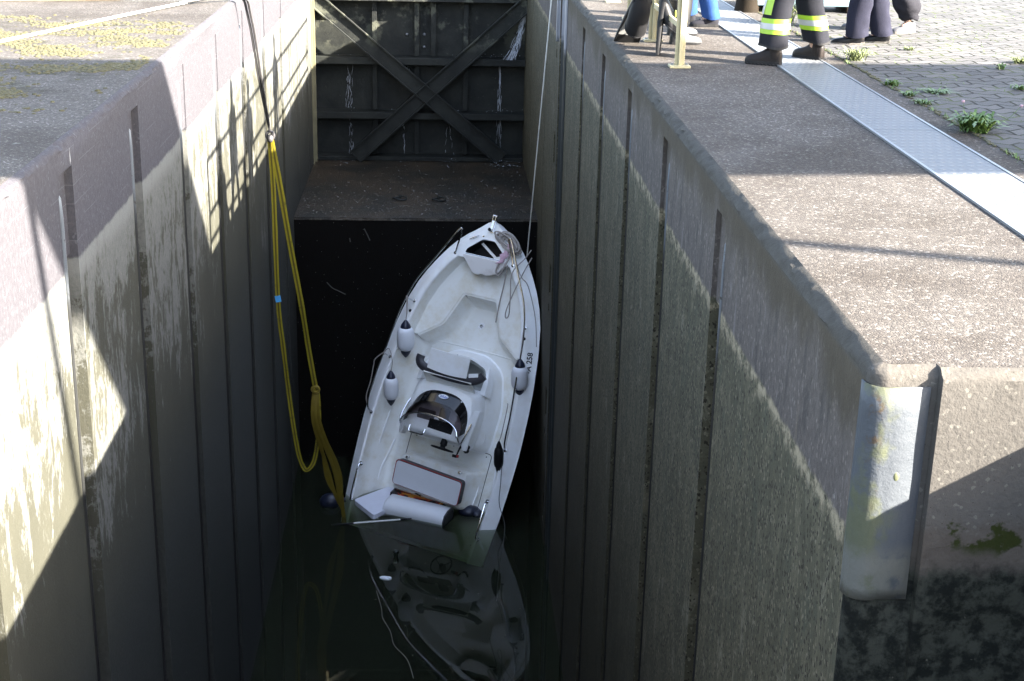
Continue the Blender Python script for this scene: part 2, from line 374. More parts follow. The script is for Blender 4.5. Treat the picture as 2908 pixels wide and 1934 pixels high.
M['smoky'] = smoky()
M['gloss'] = plain('gloss black acrylic', (.006, .006, .007), .1, 0, .1)
M['rope'] = plain('grey mooring rope', (.30, .27, .25), .85, 0, .35, 30, .6, 120)
M['ropew'] = plain('white line', (.66, .66, .63), .7, 0, .12, 30)
M['roped'] = plain('dark wet rope', (.045, .043, .045), .6, 0, .3, 30)
M['pink'] = plain('pink and white checked cloth', (.52, .34, .42), .8, 0, .5, 40)
def sling():
    t = NT('yellow polyester webbing'); f = t.noise(30, 5); c = t.mix(f, (0.3024, 0.2448, 0.01296), (0.432, 0.36, 0.0216))
    c = t.mix(t.step(t.noise(3.0, 5, .7, t.map((1, 1, 2))), .55, .7), c, (0.1944, 0.1584, 0.018))
    return t.bsdf(c, .7, 0, t.bump(t.noise(90, 3), .4, .004))
M['sling'] = sling()
def slingw():
    t = NT('muddy wet webbing'); c = t.mix(t.noise(6, 6), (0.1152, 0.0792, 0.00864), (0.216, 0.1584, 0.0144)); return t.bsdf(c, .55)
M['slingw'] = slingw()
M['slingstripe'] = plain('dark webbing stripe', (0.1152, 0.09, 0.0144), .75)
M['blue'] = plain('blue tag', (.06, .30, .62), .5)
M['cream'] = plain('cream railing paint', (0.3, 0.26, 0.15), .45, 0, .1, 9)
M['skin'] = plain('skin', (0.36, 0.2304, 0.1728), .5)
def cloth(name, col, var=.3): return plain(name, col, .85, 0, var, 14, .5, 180, Specular_IOR_Level=.06)
M['ffpants'] = cloth('dark firefighter fabric', (0.012, 0.0125, 0.016)); M['navycloth'] = cloth('navy uniform cloth', (0.015, 0.0155, 0.025)); M['greycloth'] = cloth('dark grey work cloth', (0.016, 0.016, 0.02))
M['jeans'] = cloth('blue denim', (0.018, 0.045, 0.14)); M['hair'] = plain('dark hair', (0.0216, 0.0144, 0.0108), .6)
M['hivis'] = plain('fluorescent yellow tape', (0.2, 0.33, 0.012), .55); M['reflect'] = plain('silver reflective tape', (0.27, 0.28, 0.29), .35)
M['bootbrown'] = plain('worn black-brown leather', (0.012, 0.0095, 0.009), .42, 0, .45, 16, .3, 60, Specular_IOR_Level=.12); M['bootsole'] = plain('dark rubber sole', (0.013, 0.013, 0.014), .65, 0, .3, 20, Specular_IOR_Level=.12)
M['bootblack'] = plain('black polished leather', (0.005, 0.005, 0.006), .3, Specular_IOR_Level=.12); M['bootgrey'] = plain('grey rubber boot', (0.085, 0.088, 0.09), .45, 0, .15, Specular_IOR_Level=.12); M['shoegrey'] = plain('grey trainer mesh', (0.06, 0.06, 0.066), .6, 0, .35, 26, Specular_IOR_Level=.12)
M['soletan'] = plain('pale sole', (0.12, 0.11, 0.1), .6, Specular_IOR_Level=.12)
def fingrey():
    return plain('dull grey fin blade', (.30, .30, .29), .5, 0, .2)
M['fingrey'] = fingrey()
M['finlogo'] = plain('yellow fin emblem', (.62, .66, .10), .5); M['finyellow'] = plain('orange yellow strap', (.62, .38, .03), .5)
M['paleblue'] = plain('pale blue painted metal', (0.11, 0.165, 0.19), .5, 0, .08)
M['wood'] = plain('weathered wood', (0.012, 0.009, 0.006), .85, 0, .4, 7, .6, 30, Specular_IOR_Level=.1); M['lightwood'] = plain('light timber', (0.16, 0.12, 0.07), .7, 0, .25, 6)
def cornersteel():
    t = NT('grey-blue painted corner steel'); x, y, z = t.sep(); f = t.noise(6, 6); c = t.mix(f, (0.0315, 0.03626, 0.04334), (0.04856, 0.05493, 0.06299))
    e = t.math('ADD', t.step(x, 1.955, 1.90), t.math('MULTIPLY', t.step(z, -.72, -.95), .35)); n = t.noise(11, 7, .7)
    c = t.mix(t.math('MULTIPLY', t.step(n, .50, .60), t.math('MULTIPLY', t.step(x, 1.925, 1.895), t.step(x, 1.846, 1.856))), c, (0.04462, 0.03159, 0.02197))
    c = t.mix(t.math('MULTIPLY', t.step(t.noise(4.5, 5, .6, t.map((1, 1, .8), (2, 1, 0))), .50, .62), t.step(x, 2.06, 1.94)), c, (0.05512, 0.06043, 0.03809))
    c = t.mix(t.math('MULTIPLY', t.step(z, -.80, -.92), t.step(n, .3, .5)), c, (0.07874, 0.0797, 0.07031))
    return t.bsdf(c, .6, .0, t.bump(t.noise(14, 6, .7), .5, .012), Specular_IOR_Level=.25)
M['cornersteel'] = cornersteel()
def channelsteel():
    t = NT('channel steel, wet below'); x, y, z = t.sep(); w = t.math('ADD', z, t.math('MULTIPLY', t.noise(7, 6, .7), .3))
    c = t.mix(t.step(w, -.78, -.60), t.mix(t.noise(9, 6), (0.0196, 0.0238, 0.0238), (0.0385, 0.0434, 0.0434)), t.mix(t.noise(6, 5), (0.154, 0.161, 0.182), (0.238, 0.245, 0.273)))
    return t.bsdf(c, .45, .25, t.bump(t.noise(20, 5), .25, .008))
M['channel'] = channelsteel()
def guard():
    t = NT('pale edge guard steel'); x, y, z = t.sep(); w = t.math('ADD', z, t.math('MULTIPLY', t.noise(4, 6, .7), .6))
    c = t.mix(t.step(w, -.9, -.5), (0.02125, 0.022, 0.022), (0.09, 0.1025, 0.1175)); c = t.mix(t.step(w, -2.6, -3.6), c, (0.0125, 0.0125, 0.014))
    c = t.mix(t.step(t.noise(13, 5, .7), .62, .68), c, (0.025, 0.0225, 0.02)); return t.bsdf(c, .4, .3)
M['guard'] = guard()
def water_mat():
    t = NT('murky lock water'); n1 = t.noise(1.1, 3, .5, t.map((1, 1, 1))); b = t.bump(n1, .012, .05)
    fr = t.n('ShaderNodeFresnel'); fr.inputs[0].default_value = 1.33; t.put(fr.inputs['Normal'], b)
    g = t.n('ShaderNodeBsdfGlossy'); g.inputs['Roughness'].default_value = .015; t.put(g.inputs['Normal'], b)
    tr = t.n('ShaderNodeBsdfTransparent'); tr.inputs[0].default_value = (.90, .94, .86, 1)
    df = t.n('ShaderNodeBsdfDiffuse'); df.inputs[0].default_value = (.050, .058, .036, 1); mk = t.n('ShaderNodeMixShader'); mk.inputs[0].default_value = .24; t.put(mk.inputs[1], tr.outputs[0]); t.put(mk.inputs[2], df.outputs[0])
    mx = t.n('ShaderNodeMixShader'); t.put(mx.inputs[0], fr.outputs[0]); t.put(mx.inputs[1], mk.outputs[0]); t.put(mx.inputs[2], g.outputs[0]); t.t.links.new(mx.outputs[0], t.out.inputs['Surface'])
    va = t.n('ShaderNodeVolumeAbsorption'); va.inputs[0].default_value = (.42, .52, .30, 1); va.inputs[1].default_value = 2.3
    t.t.links.new(va.outputs[0], t.out.inputs['Volume']); return t.mat
M['water'] = water_mat()
M['mud'] = plain('canal bed mud', (.035, .040, .022), .9)
M['spray'] = plain('white leaking water', (.42, .45, .50), .15, 0, .04)
def leaf(name, a, b):
    t = NT(name); c = t.mix(t.noise(12, 3), a, b); m = t.bsdf(c, .55, 0, None); return m
M['grass'] = leaf('weed green', (0.0324, 0.06912, 0.009504), (0.07344, 0.121, 0.0216)); M['grasspale'] = leaf('dry pale weed', (0.0864, 0.1166, 0.03888), (0.1469, 0.1555, 0.06912)); M['flower'] = plain('pale pink blossom', (0.24, 0.16, 0.2), .7)
def moss():
    t = NT('moss'); c = t.mix(t.noise(2.6, 6, .65), (0.0162, 0.01485, 0.006435), (0.0702, 0.06435, 0.02475)); c = t.mix(t.step(t.noise(40, 3), .6, .7), c, (0.0405, 0.02723, 0.00891)); return t.bsdf(c, .95)
M['moss'] = moss()
M['shadeslab'] = plain('shade platform concrete', (.30, .30, .29), .85, 0, .15, 3)
M['rodsteel'] = plain('shadow rod steel', (.25, .27, .29), .5, .3)
M['gauge'] = plain('dark instrument panel', (.014, .014, .016), .25); M['hatchgrey'] = plain('grey locker liner', (.32, .33, .32), .6, 0, .1)
M['logo'] = plain('white decal', (.82, .83, .85), .4, 0, .02); M['logoblue'] = plain('blue lettering', (.03, .09, .40), .4); M['letter'] = plain('black vinyl lettering', (.012, .012, .014), .4)
M['bottle'] = plain('dark bottle glass', (.010, .014, .010), .08)
# ================================================================= setting
def grid_wall(mb, X, sg, Y0, Y1, Z0, Z1, rec, mi=0):
    """vertical wall in the plane x = X with rectangular recesses (ya, yb, za, zb, depth) going towards sg"""
    ys = sorted({Y0, Y1} | {r[0] for r in rec} | {r[1] for r in rec}); zs = sorted({Z0, Z1} | {r[2] for r in rec} | {r[3] for r in rec})
    ys = [y for y in ys if Y0 <= y <= Y1]; zs = [z for z in zs if Z0 <= z <= Z1]
    def dep(i, j):
        yc, zc = (ys[i] + ys[i + 1]) / 2, (zs[j] + zs[j + 1]) / 2; d = 0
        for r in rec:
            if r[0] < yc < r[1] and r[2] < zc < r[3]: d = max(d, r[4])
        return d
    D = [[dep(i, j) for j in range(len(zs) - 1)] for i in range(len(ys) - 1)]
    for i in range(len(ys) - 1):
        for j in range(len(zs) - 1):
            x = X + sg * D[i][j]
            mb.add([(x, ys[i], zs[j]), (x, ys[i + 1], zs[j]), (x, ys[i + 1], zs[j + 1]), (x, ys[i], zs[j + 1])], [(0, 1, 2, 3)], mi)
            if i + 1 < len(ys) - 1 and D[i + 1][j] != D[i][j]:
                xa, xb = x, X + sg * D[i + 1][j]; y = ys[i + 1]
                mb.add([(xa, y, zs[j]), (xb, y, zs[j]), (xb, y, zs[j + 1]), (xa, y, zs[j + 1])], [(0, 1, 2, 3)], mi)
            if j + 1 < len(zs) - 1 and D[i][j + 1] != D[i][j]:
                xa, xb = x, X + sg * D[i][j + 1]; z = zs[j + 1]
                mb.add([(xa, ys[i], z), (xb, ys[i], z), (xb, ys[i + 1], z), (xa, ys[i + 1], z)], [(0, 1, 2, 3)], mi)
def coping(mb, path, rad, jit, mi=0, top=0.0):
    """worn rounded edge following a path of (x, y, nx, ny); n points from the wall face into the quay"""
    rings = []
    for k, (x, y, nx, ny) in enumerate(path):
        ring = []
        for a in (0, 22, 45, 68, 90):
            j = noise.noise(Vector((x * 9, y * 9, a * .03))) * jit + noise.noise(Vector((x * 31, y * 31, a * .1))) * jit * .6
            if a in (0, 90): j = 0
            q = rad * (1 - math.cos(R(a))); h = rad * math.sin(R(a))
            ring.append((x + nx * (q + j), y + ny * (q + j), top - rad + h - abs(j) * .6))
        rings.append(ring)
    mb.loft(rings, False, mi)
CR = .055
GL = [(7.55, 7.95), (10.0, 10.40), (12.42, 12.82), (14.85, 15.23), (17.2, 17.55), (19.62, 19.96), (22.06, 22.42), (24.5, 24.86)]
GR = [(8.96, 9.32), (11.36, 11.74), (13.74, 14.10), (16.11, 16.48), (18.49, 18.82)]
# ---- left wall
lw = MB(); rec = [(a, b, -14, -.86, .085) for a, b in GL] + [(a, b, -.86, -.205, .06) for a, b in GL[:3]] + [(a, b, -.86, -.205, .012) for a, b in GL[3:]] + [(27.3, 27.36, -14, -.2, .05), (29.5, 29.62, -14, .0, .04)]
grid_wall(lw, XL, -1, -6, 60, -14, -CR, rec)
coping(lw, [(XL, -6 + i * .05, -1, 0) for i in range(int(66 / .05) + 1)], CR, .022)
o = lw.build('lock_wall', M['wallL'], smooth=True, angle=50); tag(o, 'long sunlit grooved concrete wall on the left of the lock chamber, streaked with dark algae', 'wall', 'lock chamber walls')
leftwall = o
# ---- right wall
pock = [(22.62, 22.92, z - .52, z, .3) for z in (-.35, -2.33, -4.5, -6.65, -8.55)] + [(22.80, 22.94, z - .14, z, .2) for z in (-1.05, -3.02, -5.2, -7.4)]
rec = [(a, b, -14, -.84, .085) for a, b in GR] + [(a, b, -.84, -.205, .035) for a, b in GR] + [(21.2, 22.34, -14, .5, .30)] + pock + [(24.98, 25.03, -14, 0, .02), (28.9, 28.94, -14, 0, .02)]
rw = MB(); grid_wall(rw, XR, 1, YC + .12, 60, -14, -CR * 1.25, rec)
path = [(XR, YC + .12 + i * .05, 1, 0) for i in range(int((60.0 - YC - .22) / .05) + 1)]
path = [p for p in path if not 21.2 < p[1] < 22.34]
for seg in ([p for p in path if p[1] < 21.8], [p for p in path if p[1] > 21.8]): coping(rw, seg, CR * 1.25, .026)
o = rw.build('lock_wall', M['wallR'], smooth=True, angle=50); tag(o, 'long shaded grooved concrete wall on the right of the lock chamber, green below a pale tide line', 'wall', 'lock chamber walls')
rightwall = o
# squared end of the right wall: steel plate in a shallow rebate, concrete face beyond it
CX, CRD = 2.132, .08
cor = [(XR, YC + .12)] + [(XR + CRD - CRD * math.cos(R(a)), YC + .12 - CRD * math.sin(R(a))) for a in range(15, 91, 15)] + [(XR + CRD + .04, YC + .05), (CX - .03, YC + .05), (CX, YC + .048)]
far = [(CX + .004, YC)] + [(CX + .02 + i * .06, YC) for i in range(16)] + [(3.12, YC)]
ef = MB(); zs = [-14, -6, -3, -2.2, -1.8, -1.6, -1.45, -1.3, -1.2, -1.1, -1.0, -.95, -.9, -.85, -.8, -.7, -.6, -.4, -.2, -CR]
def efp(x, y, z, k):
    q = noise.noise(Vector((x * 7, z * 7, 1.7))) + .6 * noise.noise(Vector((x * 19, z * 19, 4)))
    w = max(0, min(1, ((-.88 if k > 8 else -1.06) - z) / .3)) * max(0, min(1, (z + 6) / 3)) * (0 if y > YC + .1199 else 1); return (x, y + w * (.040 * q) * (1 if k > 5 else .3) - (.03 * w * max(0, min(1, (x - XR - .03) / .08)) if k <= 8 else 0), z)
dense = []
pl_ = cor + far
for p, q in zip(pl_, pl_[1:]):
    n_ = max(1, int(math.dist(p, q) / .045))
    for k in range(n_): dense.append((lerp(p[0], q[0], k / n_), lerp(p[1], q[1], k / n_)))
dense.append(pl_[-1])
ef.loft([[efp(x, y, z, 9 if x > CX else 0) for x, y in dense] for z in zs], False)
ef.add([(3.12, YC, -14), (3.12, -6, -14), (3.12, -6, -.03), (3.12, YC, -.03)], [(0, 1, 2, 3)])
n2 = [(x, y, *((0, 1) if x > XR + CRD else Vector((XR + CRD - x, YC + .12 - y, 0)).normalized()[:2] if y < YC + .119 else (1, 0))) for x, y in dense]
coping(ef, n2, CR, .02)
ef.build('end_face', M['endface'], rightwall, smooth=True, angle=50)
cp = MB(); outl = [(XR - .006, YC + .135), (XR - .006, YC + .12)] + [(x - .006 * math.cos(R(k * 15)), y - .006) for k, (x, y) in enumerate(cor[1:7], 1)] + [(x, y - .006) for x, y in cor[7:9]]
cp.loft([[(x + .004 * noise.noise(Vector((x * 9, z * 3, 2))), y + .004 * noise.noise(Vector((x * 11, z * 5, 7))), z) for x, y in outl] for z in (-1.10, -1.04, -.95, -.8, -.65, -.5, -.35, -.2, -.085)], False)
cpo = cp.build('corner_plate', M['cornersteel'], rightwall, smooth=True, angle=60); cpo.modifiers.new('solid', 'SOLIDIFY').thickness = .008
m = MB(); m.ball((1.995, YC + .040, -.50), (.016, .008, .026), 10, 6); m.build('plate_lug', M['finlogo'] if False else plain('lichened steel lug', (.07, .075, .035), .7), rightwall, smooth=True)
# pale edge guards on the near edge of each groove
def guards(wall, X, sg, G, r=.024):
    for a, b in G:
        m = MB(); y = a; m.tube([(X + sg * .05, y + .008, -.282), (X + sg * .03, y + .004, -.31), (X + sg * .012, y, -.36), (X + sg * .006, y, -.5), (X + sg * .006, y, -2), (X + sg * .006, y, -6), (X + sg * .006, y, -10)], [.006, .016, r, r, r, r, r], 8)
        m.build('edge_guard', M['guard'], wall, smooth=True)
guards(leftwall, XL, -1, GL[:7]); guards(rightwall, XR, 1, GR, .018)
# half-round steel channel in the right wall
ch = MB(); cs = [(XR - .006, 22.42)] + [(XR + .02 + .26 * math.sin(R(a)), 21.77 + .57 * math.cos(R(a))) for a in range(0, 181, 12)] + [(XR - .006, 21.12)]
ch.loft([[(x, y, z) for x, y in cs] for z in (-12, -9, -5, -2.5, -1, -.7, -.5, -.04)], False)
ch.build('guide_channel', M['channel'], rightwall, smooth=True)
ch = MB(); ch.box((XR - .02, 22.50, -.45), (.05, .10, .86)); ch.tube([(XR - .01, 21.14, -12), (XR - .01, 21.14, -.03)], .03, 8); ch.build('channel_edge', M['channel'], rightwall, smooth=True)
# corner strip on the left, beside the gate
st = MB(); st.box((XL + .03, YG - .12, ZS / 2), (.06, .10, -ZS)); st.box((XL + .015, YG - .40, ZS / 2), (.03, .05, -ZS)); st.build('seal_strip', M['sillcol'] if 'sillcol' in M else plain('ochre lichened seal', (.11, .10, .055), .8, 0, .6, 4), leftwall)

# ---- quays
def sheet(name, poly, z, m, holes=None):
    from mathutils.geometry import tessellate_polygon
    tri = tessellate_polygon([[Vector((x, y, 0)) for x, y in poly]])
    me = bpy.data.meshes.new(name); me.from_pydata([(x, y, z) for x, y in poly], [], [tuple(t) for t in tri]); me.update(); me.materials.append(m); o = bpy.data.objects.new(name, me); COL.objects.link(o)
    for p in me.polygons:
        if p.normal.z < 0: p.flip()
    return tag(o, kind='structure')
sheet('left_quay', [(XL - CR, -6), (XL - CR, 60), (-120, 60), (-120, -6)], 0, M['quay'])
C2 = CR * 1.25
sheet('right_quay', [(XR + C2, 60), (XR + C2, YC + .12)] + [(XR + CRD - (CRD - CR) * math.cos(R(a)), YC + .12 - (CRD - CR) * math.sin(R(a))) for a in range(10, 91, 16)] + [(CX, YC + .05 + CR), (CX + .004, YC + CR), (3.12, YC + CR), (3.12, -6), (120, -6), (120, 60)], 0, M['quay'])
sheet('paving', [(4.115, -5.9), (119, -5.9), (119, 59), (4.115, 59)], .004, M['paver'])
sheet('distant_ground', [(-900, -900), (900, -900), (900, -6), (-900, -6)], -.02, M['quay']); sheet('distant_ground', [(-900, 60), (900, 60), (900, 900), (-900, 900)], -.02, M['quay'])
# joint strip of soil and moss beside the paving
# ---- sill and canal bed
s = MB(); s.poly([(XL - .1, YS, ZS), (XR + .4, YS, ZS), (XR + .4, 40, ZS), (XL - .1, 40, ZS)])
rings = []
for i in range(220):
    x = lerp(XL - .1, XR + .35, i / 219); j = .035 * noise.noise(Vector((x * 7, 0, 3))) + .02 * noise.noise(Vector((x * 25, 0, 3)))
    rings.append([(x, YS + .03 + j, ZS + .003), (x, YS + .012 + j * .5, ZS - .006 - abs(j) * .3), (x, YS - .004 + j * .3, ZS - .025), (x, YS - .005, ZS - .05)])
s.loft(rings, False)
sill = s.build('gate_sill', M['sill'], smooth=True); tag(sill, 'wet brown concrete sill ledge below the lock gate', 'sill')
s = MB(); s.poly([(XL - .1, YS, ZS - .03), (XR + .4, YS, ZS - .03), (XR + .4, YS, -14), (XL - .1, YS, -14)]); s.build('sill_face', M['sillface'], sill)
for pts in ([(-2.03, -5.83), (-1.93, -5.94), (-1.83, -5.99), (-1.69, -6.06)], [(-1.33, -4.80), (-1.27, -4.93), (-1.23, -5.02)], [(-1.6, -4.98), (-1.59, -5.05)]):
    m = MB(); m.tube(catmull([(x, YS - .004, z) for x, z in pts], 4), .010, 5); m.build('lime_scratch', plain('pale lime scratch', (.05, .048, .043), .9), sill)
m = MB(); rnd = random.Random(31)
for i in range(900):
    x = rnd.uniform(XL + .05, XR - .05); y = YS + .06 + abs(rnd.gauss(0, 1.6)); 
    if y > YG - .2: continue
    r = rnd.uniform(.004, .016); m.ball((x, y, ZS + r * .3), (r * rnd.uniform(.8, 1.6), r, r * .6), 6, 3, rnd.choice((0, 0, 1)))
tag(m.build('gravel', [plain('wet brown gravel', (.035, .03, .022), .5), plain('pale gravel', (.10, .098, .09), .6)], smooth=True, merge=False), 'scattered wet gravel and shell bits lying on the sill', 'gravel', kind='stuff')
for (px, py) in ((-.72, 27.46), (.03, 27.42)):
    m = MB(); c = Vector((px, py, ZS + .03)); m.tube([c + Vector((.13 * math.cos(R(a)), .13 * math.sin(R(a)), .015 * math.sin(R(a * 2)))) for a in range(0, 360, 24)], .017, 6, closed=True); m.tube([c + Vector((0, .13, -.06)), c + Vector((0, .13, .03))], .03, 6)
    o = m.build('mooring_ring', M['gate'], smooth=True); tag(o, 'rusty iron ring lying on the wet sill, %s of the two' % ('left' if px < -.3 else 'right'), 'ring', 'iron rings on the sill')
sheet('canal_bed', [(XL - .5, -6), (XR + 2, -6), (XR + 2, YS + .2), (XL - .5, YS + .2)], -13.4, M['mud'])
w = MB(); w.box(((XL + XR) / 2 + .6, (YS - 6) / 2, (ZW - 13.39) / 2), (XR - XL + 1.6, YS + 6.02, ZW + 13.39)); o = w.build('water', M['water']); tag(o, kind='structure')
sheet('upper_pool', [(XL - .1, YG + .7), (XR + 2.4, YG + .7), (XR + 2.4, 60), (XL - .1, 60)], -.75, M['mud'])

# ---- lock gate
gate = thing('lock_gate', 'dark green steel lock gate with diagonal cross bracing and water leaking down', 'gate', (0, YG, ZS))
gate_inv = Matrix.Translation((0, -YG, -ZS))
def gpart(mb, name, m=M['gate'], **k):
    mb.v = [tuple(gate_inv @ Vector(v)) for v in mb.v]; return mb.build(name, m, gate, **k)
m = MB(); m.box(((XL + XR) / 2, YG + .40, (ZS + .1) / 2), (XR - XL + .02, .06, -ZS + .1)); gpart(m, 'skin_plate')
for zt, zb in ((-2.40, -2.545), (-3.555, -3.69), (-4.50, -4.585), (-1.10, -1.24), (-.02, -.16)):
    m = MB(); cx = (XL + XR) / 2; W = XR - XL - .01
    m.box((cx, YG + .19, zt - .012), (W, .36, .024)); m.box((cx, YG, (zt + zb) / 2), (W, .03, zt - zb)); gpart(m, 'cross_beam', bevel=.006)
for px, za, zb in ((-1.33, -1.25, -2.39), (-.445, -1.25, -2.39), (-.098, -1.25, -2.39), (.585, -1.25, -2.39), (-1.33, -2.56, -3.53), (-.445, -2.56, -3.53), (.585, -2.56, -3.53), (-1.33, -3.70, -4.48), (-.445, -3.70, -4.48), (.585, -3.70, -4.48), (-1.33, -.17, -1.09), (-.445, -.17, -1.09), (.585, -.17, -1.09)):
    m = MB(); m.box((px, YG + .20, (za + zb) / 2), (.10, .035, za - zb)); m.box((px, YG + .285, (za + zb) / 2), (.02, .165, za - zb)); gpart(m, 'stiffener', bevel=.004)
def brace(a, b, y):
    a, b = Vector(a), Vector(b); d = (b - a); L = d.length; ang = math.atan2(d.z, d.x); rot = Matrix.Rotation(-ang, 3, 'Y'); c = (a + b) / 2
    m = MB(); m.box(c, (L, .03, .29), rot)
    for q in (-1, 1): m.box(c + rot @ Vector((0, -.036, q * .145)), (L, .10, .026), rot)
    gpart(m, 'brace', bevel=.004)
zc = -3.043; xc = -.212
kx = (1.42 - xc) / (zc + 4.50)
brace((xc - (zc + 4.5) * 1.06, YG - .07, -4.50), (xc + 3.0 * .985 * .70, YG - .07, zc + 3.0 * .70 * .87), YG)
brace((xc + (zc + 4.5) * 1.09, YG - .076, -4.50), (xc - 3.0 * .985 * .78, YG - .076, zc + 3.0 * .78 * .775), YG)
for p in ((-.655, -1.959), (-.292, -1.953), (-.291, -2.215)):
    m = MB(); m.ball((p[0], YG + .36, p[1]), .034, 8, 5); gpart(m, 'bolt', M['galv'], smooth=True)

# ---- leaking water
def leak(name, label, x, z0, z1, w, n, y0=YG + .33, lean=0.0, spread=1.0, seed=1):
    rnd = random.Random(seed); m = MB(); ns = max(2, n // 16)
    for s_ in range(ns):
        px = x + rnd.gauss(0, w * .55); ph = rnd.uniform(0, 6); t = rnd.uniform(0, .25); vx = lean * rnd.uniform(.6, 1.15); sp = rnd.gauss(0, w * 1.2) * spread
        while t < 1:
            l = rnd.uniform(.05, .30); P = []; k = 0
            while k <= 5:
                q = min(1, t + l * k / 5); P.append((px + vx * q ** 1.6 + sp * q + .010 * math.sin(q * 17 + ph) + rnd.gauss(0, .003), y0 - .05 - .10 * q * (1 if abs(lean) > .05 else .25), lerp(z0, z1, q))); k += 1
            r = rnd.uniform(.0018, .0048); m.tube(P, [r * .4, r, r * .8, r * 1.1, r * .7, r * .2], 4); t += l + rnd.uniform(.01, .14)
    o = m.build(name, M['spray'], smooth=True, merge=False); return tag(o, label, 'leaking water', 'water leaking through the gate', 'stuff')
leak('water_leak', 'thin white trickle running down the middle row of the gate on the left', -1.86, -2.58, -3.5, .045, 95, seed=2)
leak('water_leak', 'thin white trickle down the bottom row of the gate on the left', -1.84, -3.72, -4.56, .022, 60, seed=3)
leak('water_leak', 'faint trickle left of centre in the bottom row of the gate', -.72, -3.72, -4.5, .03, 34, seed=4)
leak('water_leak', 'faint trickle right of centre in the bottom row of the gate', .24, -3.72, -4.5, .04, 38, seed=5)
leak('water_leak', 'white trickle down the gate near the right wall', 1.32, -2.56, -4.5, .03, 120, seed=6)
leak('water_leak', 'white trickle below the top beam at the gate centre', -.62, -2.58, -3.0, .03, 22, seed=8)
leak('water_jet', 'white jet of water squirting from the upper right corner of the gate', 1.80, -1.35, -2.40, .035, 520, YG + .1, -.32, 1.3, 9)
m = MB(); rnd = random.Random(4)
for k in range(150):
    zb = rnd.choice((-4.585, -4.585, -3.545, -2.39, -4.585)); x = rnd.gauss(1.35, .22) if rnd.random() < .6 else rnd.choice((-1.85, -.7, .25)) + rnd.gauss(0, .16)
    if abs(x - .1) > 1.9 and x > 0: continue
    y = (YG - .1 - abs(rnd.gauss(0, .5))) if zb < -4.5 else YG + rnd.random() * .3; r = rnd.uniform(.003, .010)
    m.ball((x, y, zb + .012 + abs(rnd.gauss(0, .03))), (r, r, r * .8), 5, 3)
tag(m.build('splash', M['spray'], merge=False), 'white splashes where leaking water hits the beams and sill', 'splash', kind='stuff')

# ---- tread-plate cover strip and edge of the paving
strip = thing('cover_strip', 'long galvanised tread plate strip covering a duct in the right quay', 'cover strip', (3.587, 20, 0))
for i in range(9):
    y0 = 3.0 + i * 4.0; m = MB(); m.box((0, y0 + 2 - 20, .004), (.492, 3.994, .012)); m.build('tread_plate', M['tread'], strip)
for sx in (-.262, .262):
    m = MB(); m.box((sx, -.9, .005), (.022, 36, .02)); m.build('edge_rail', M['galv'], strip)
m = MB(); m.box((-.249, -.9, .001), (.005, 36, .006)); m.box((.249, -.9, .001), (.005, 36, .006)); m.build('shadow_gap', M['black'], strip)
m = MB(); rnd = random.Random(9)
for i in range(700):
    y = rnd.uniform(6, 21); r = rnd.uniform(.008, .028); m.ball((4.105 + rnd.gauss(0, .012), y, .004), (r * .7, r * 1.6, r * .45), 6, 3)
tag(m.build('moss', M['moss'], smooth=True, merge=False), 'thin line of moss and soil in the joint beside the paving', 'moss', kind='stuff')

# ---- moss cushions on the left quay
m = MB(); rnd = random.Random(3); k = 0
while k < 7000:
    x = rnd.uniform(-5.6, -2.72); y = rnd.uniform(11.2, 17.6)
    f = noise.fractal(Vector((x * 1.1, y * 1.7, .3)), 1, 2, 4) + noise.noise(Vector((x * 5, y * 6, 2))) * .35
    edge = -.05 if y < 15.5 else .0
    lim = .16 + max(0, (12.1 - y)) * .5 + max(0, (y - 16.6)) * .5 + max(0, x + 3.1) * .55
    if f < lim + rnd.gauss(0, .16):
        if rnd.random() > .004: continue
    r = rnd.uniform(.008, .030); h = rnd.uniform(.25, .6); a = rnd.uniform(0, 3)
    ring1 = [(x + r * math.cos(a + q * 1.05) * (1 + rnd.uniform(-.25, .25)), y + r * math.sin(a + q * 1.05), 0.0) for q in range(6)]
    ring2 = [(x + r * .6 * math.cos(a + q * 1.05 + .3), y + r * .6 * math.sin(a + q * 1.05 + .3), r * h * .8) for q in range(6)]
    o0 = len(m.v); m.loft([ring1, ring2], True); m.add([(x, y, r * h)] + ring2, [(0, q + 1, (q + 1) % 6 + 1) for q in range(6)]); k += 1
tag(m.build('moss', M['moss'], smooth=True, merge=False), 'yellow green moss cushions growing on the left quay', 'moss', kind='stuff')

# ---- unseen platform and rod, added to throw the broad band of shade (out of the picture, above it)
caster = thing('shade_platform', 'unseen platform on pillars, added to cast the band of shade', 'platform', (0, 0, 0))
m = MB(); q = .065
def sl(x, y): return (x, y + q * (x - 6))
H0 = 6.0; off = H0 * .48 / .574; sx_ = H0 / .574 + 1.5
ya, yb = 9.37 - off - .02, 14.12 - off - .02
xs = (4.4, 23)
P = [(xs[0], ya + q * (xs[0] - sx_)), (xs[1], ya + q * (xs[1] - sx_)), (xs[1], yb + q * (xs[1] - sx_)), (xs[0], yb + q * (xs[0] - sx_))]
m.prism(P, .25, Matrix.Translation((0, 0, H0))); m.build('deck', M['shadeslab'], caster)
for x, y in ((22, 6.4), (22, 9.2), (14, 5.4), (14, 8.2)):
    m = MB(); m.box((x, y, H0 / 2), (.35, .35, H0)); m.build('pillar', M['shadeslab'], caster)
m = MB(); c = Vector((1.94 + H0 / .574, 7.72 - off, H0)); d = Vector((1, -.33, 0)).normalized(); m.tube([c - d * 17, c + d * 9], .07, 8); m.build('shadow_rod', M['rodsteel'], caster)  # unseen rod, added only to throw the thin shadow line
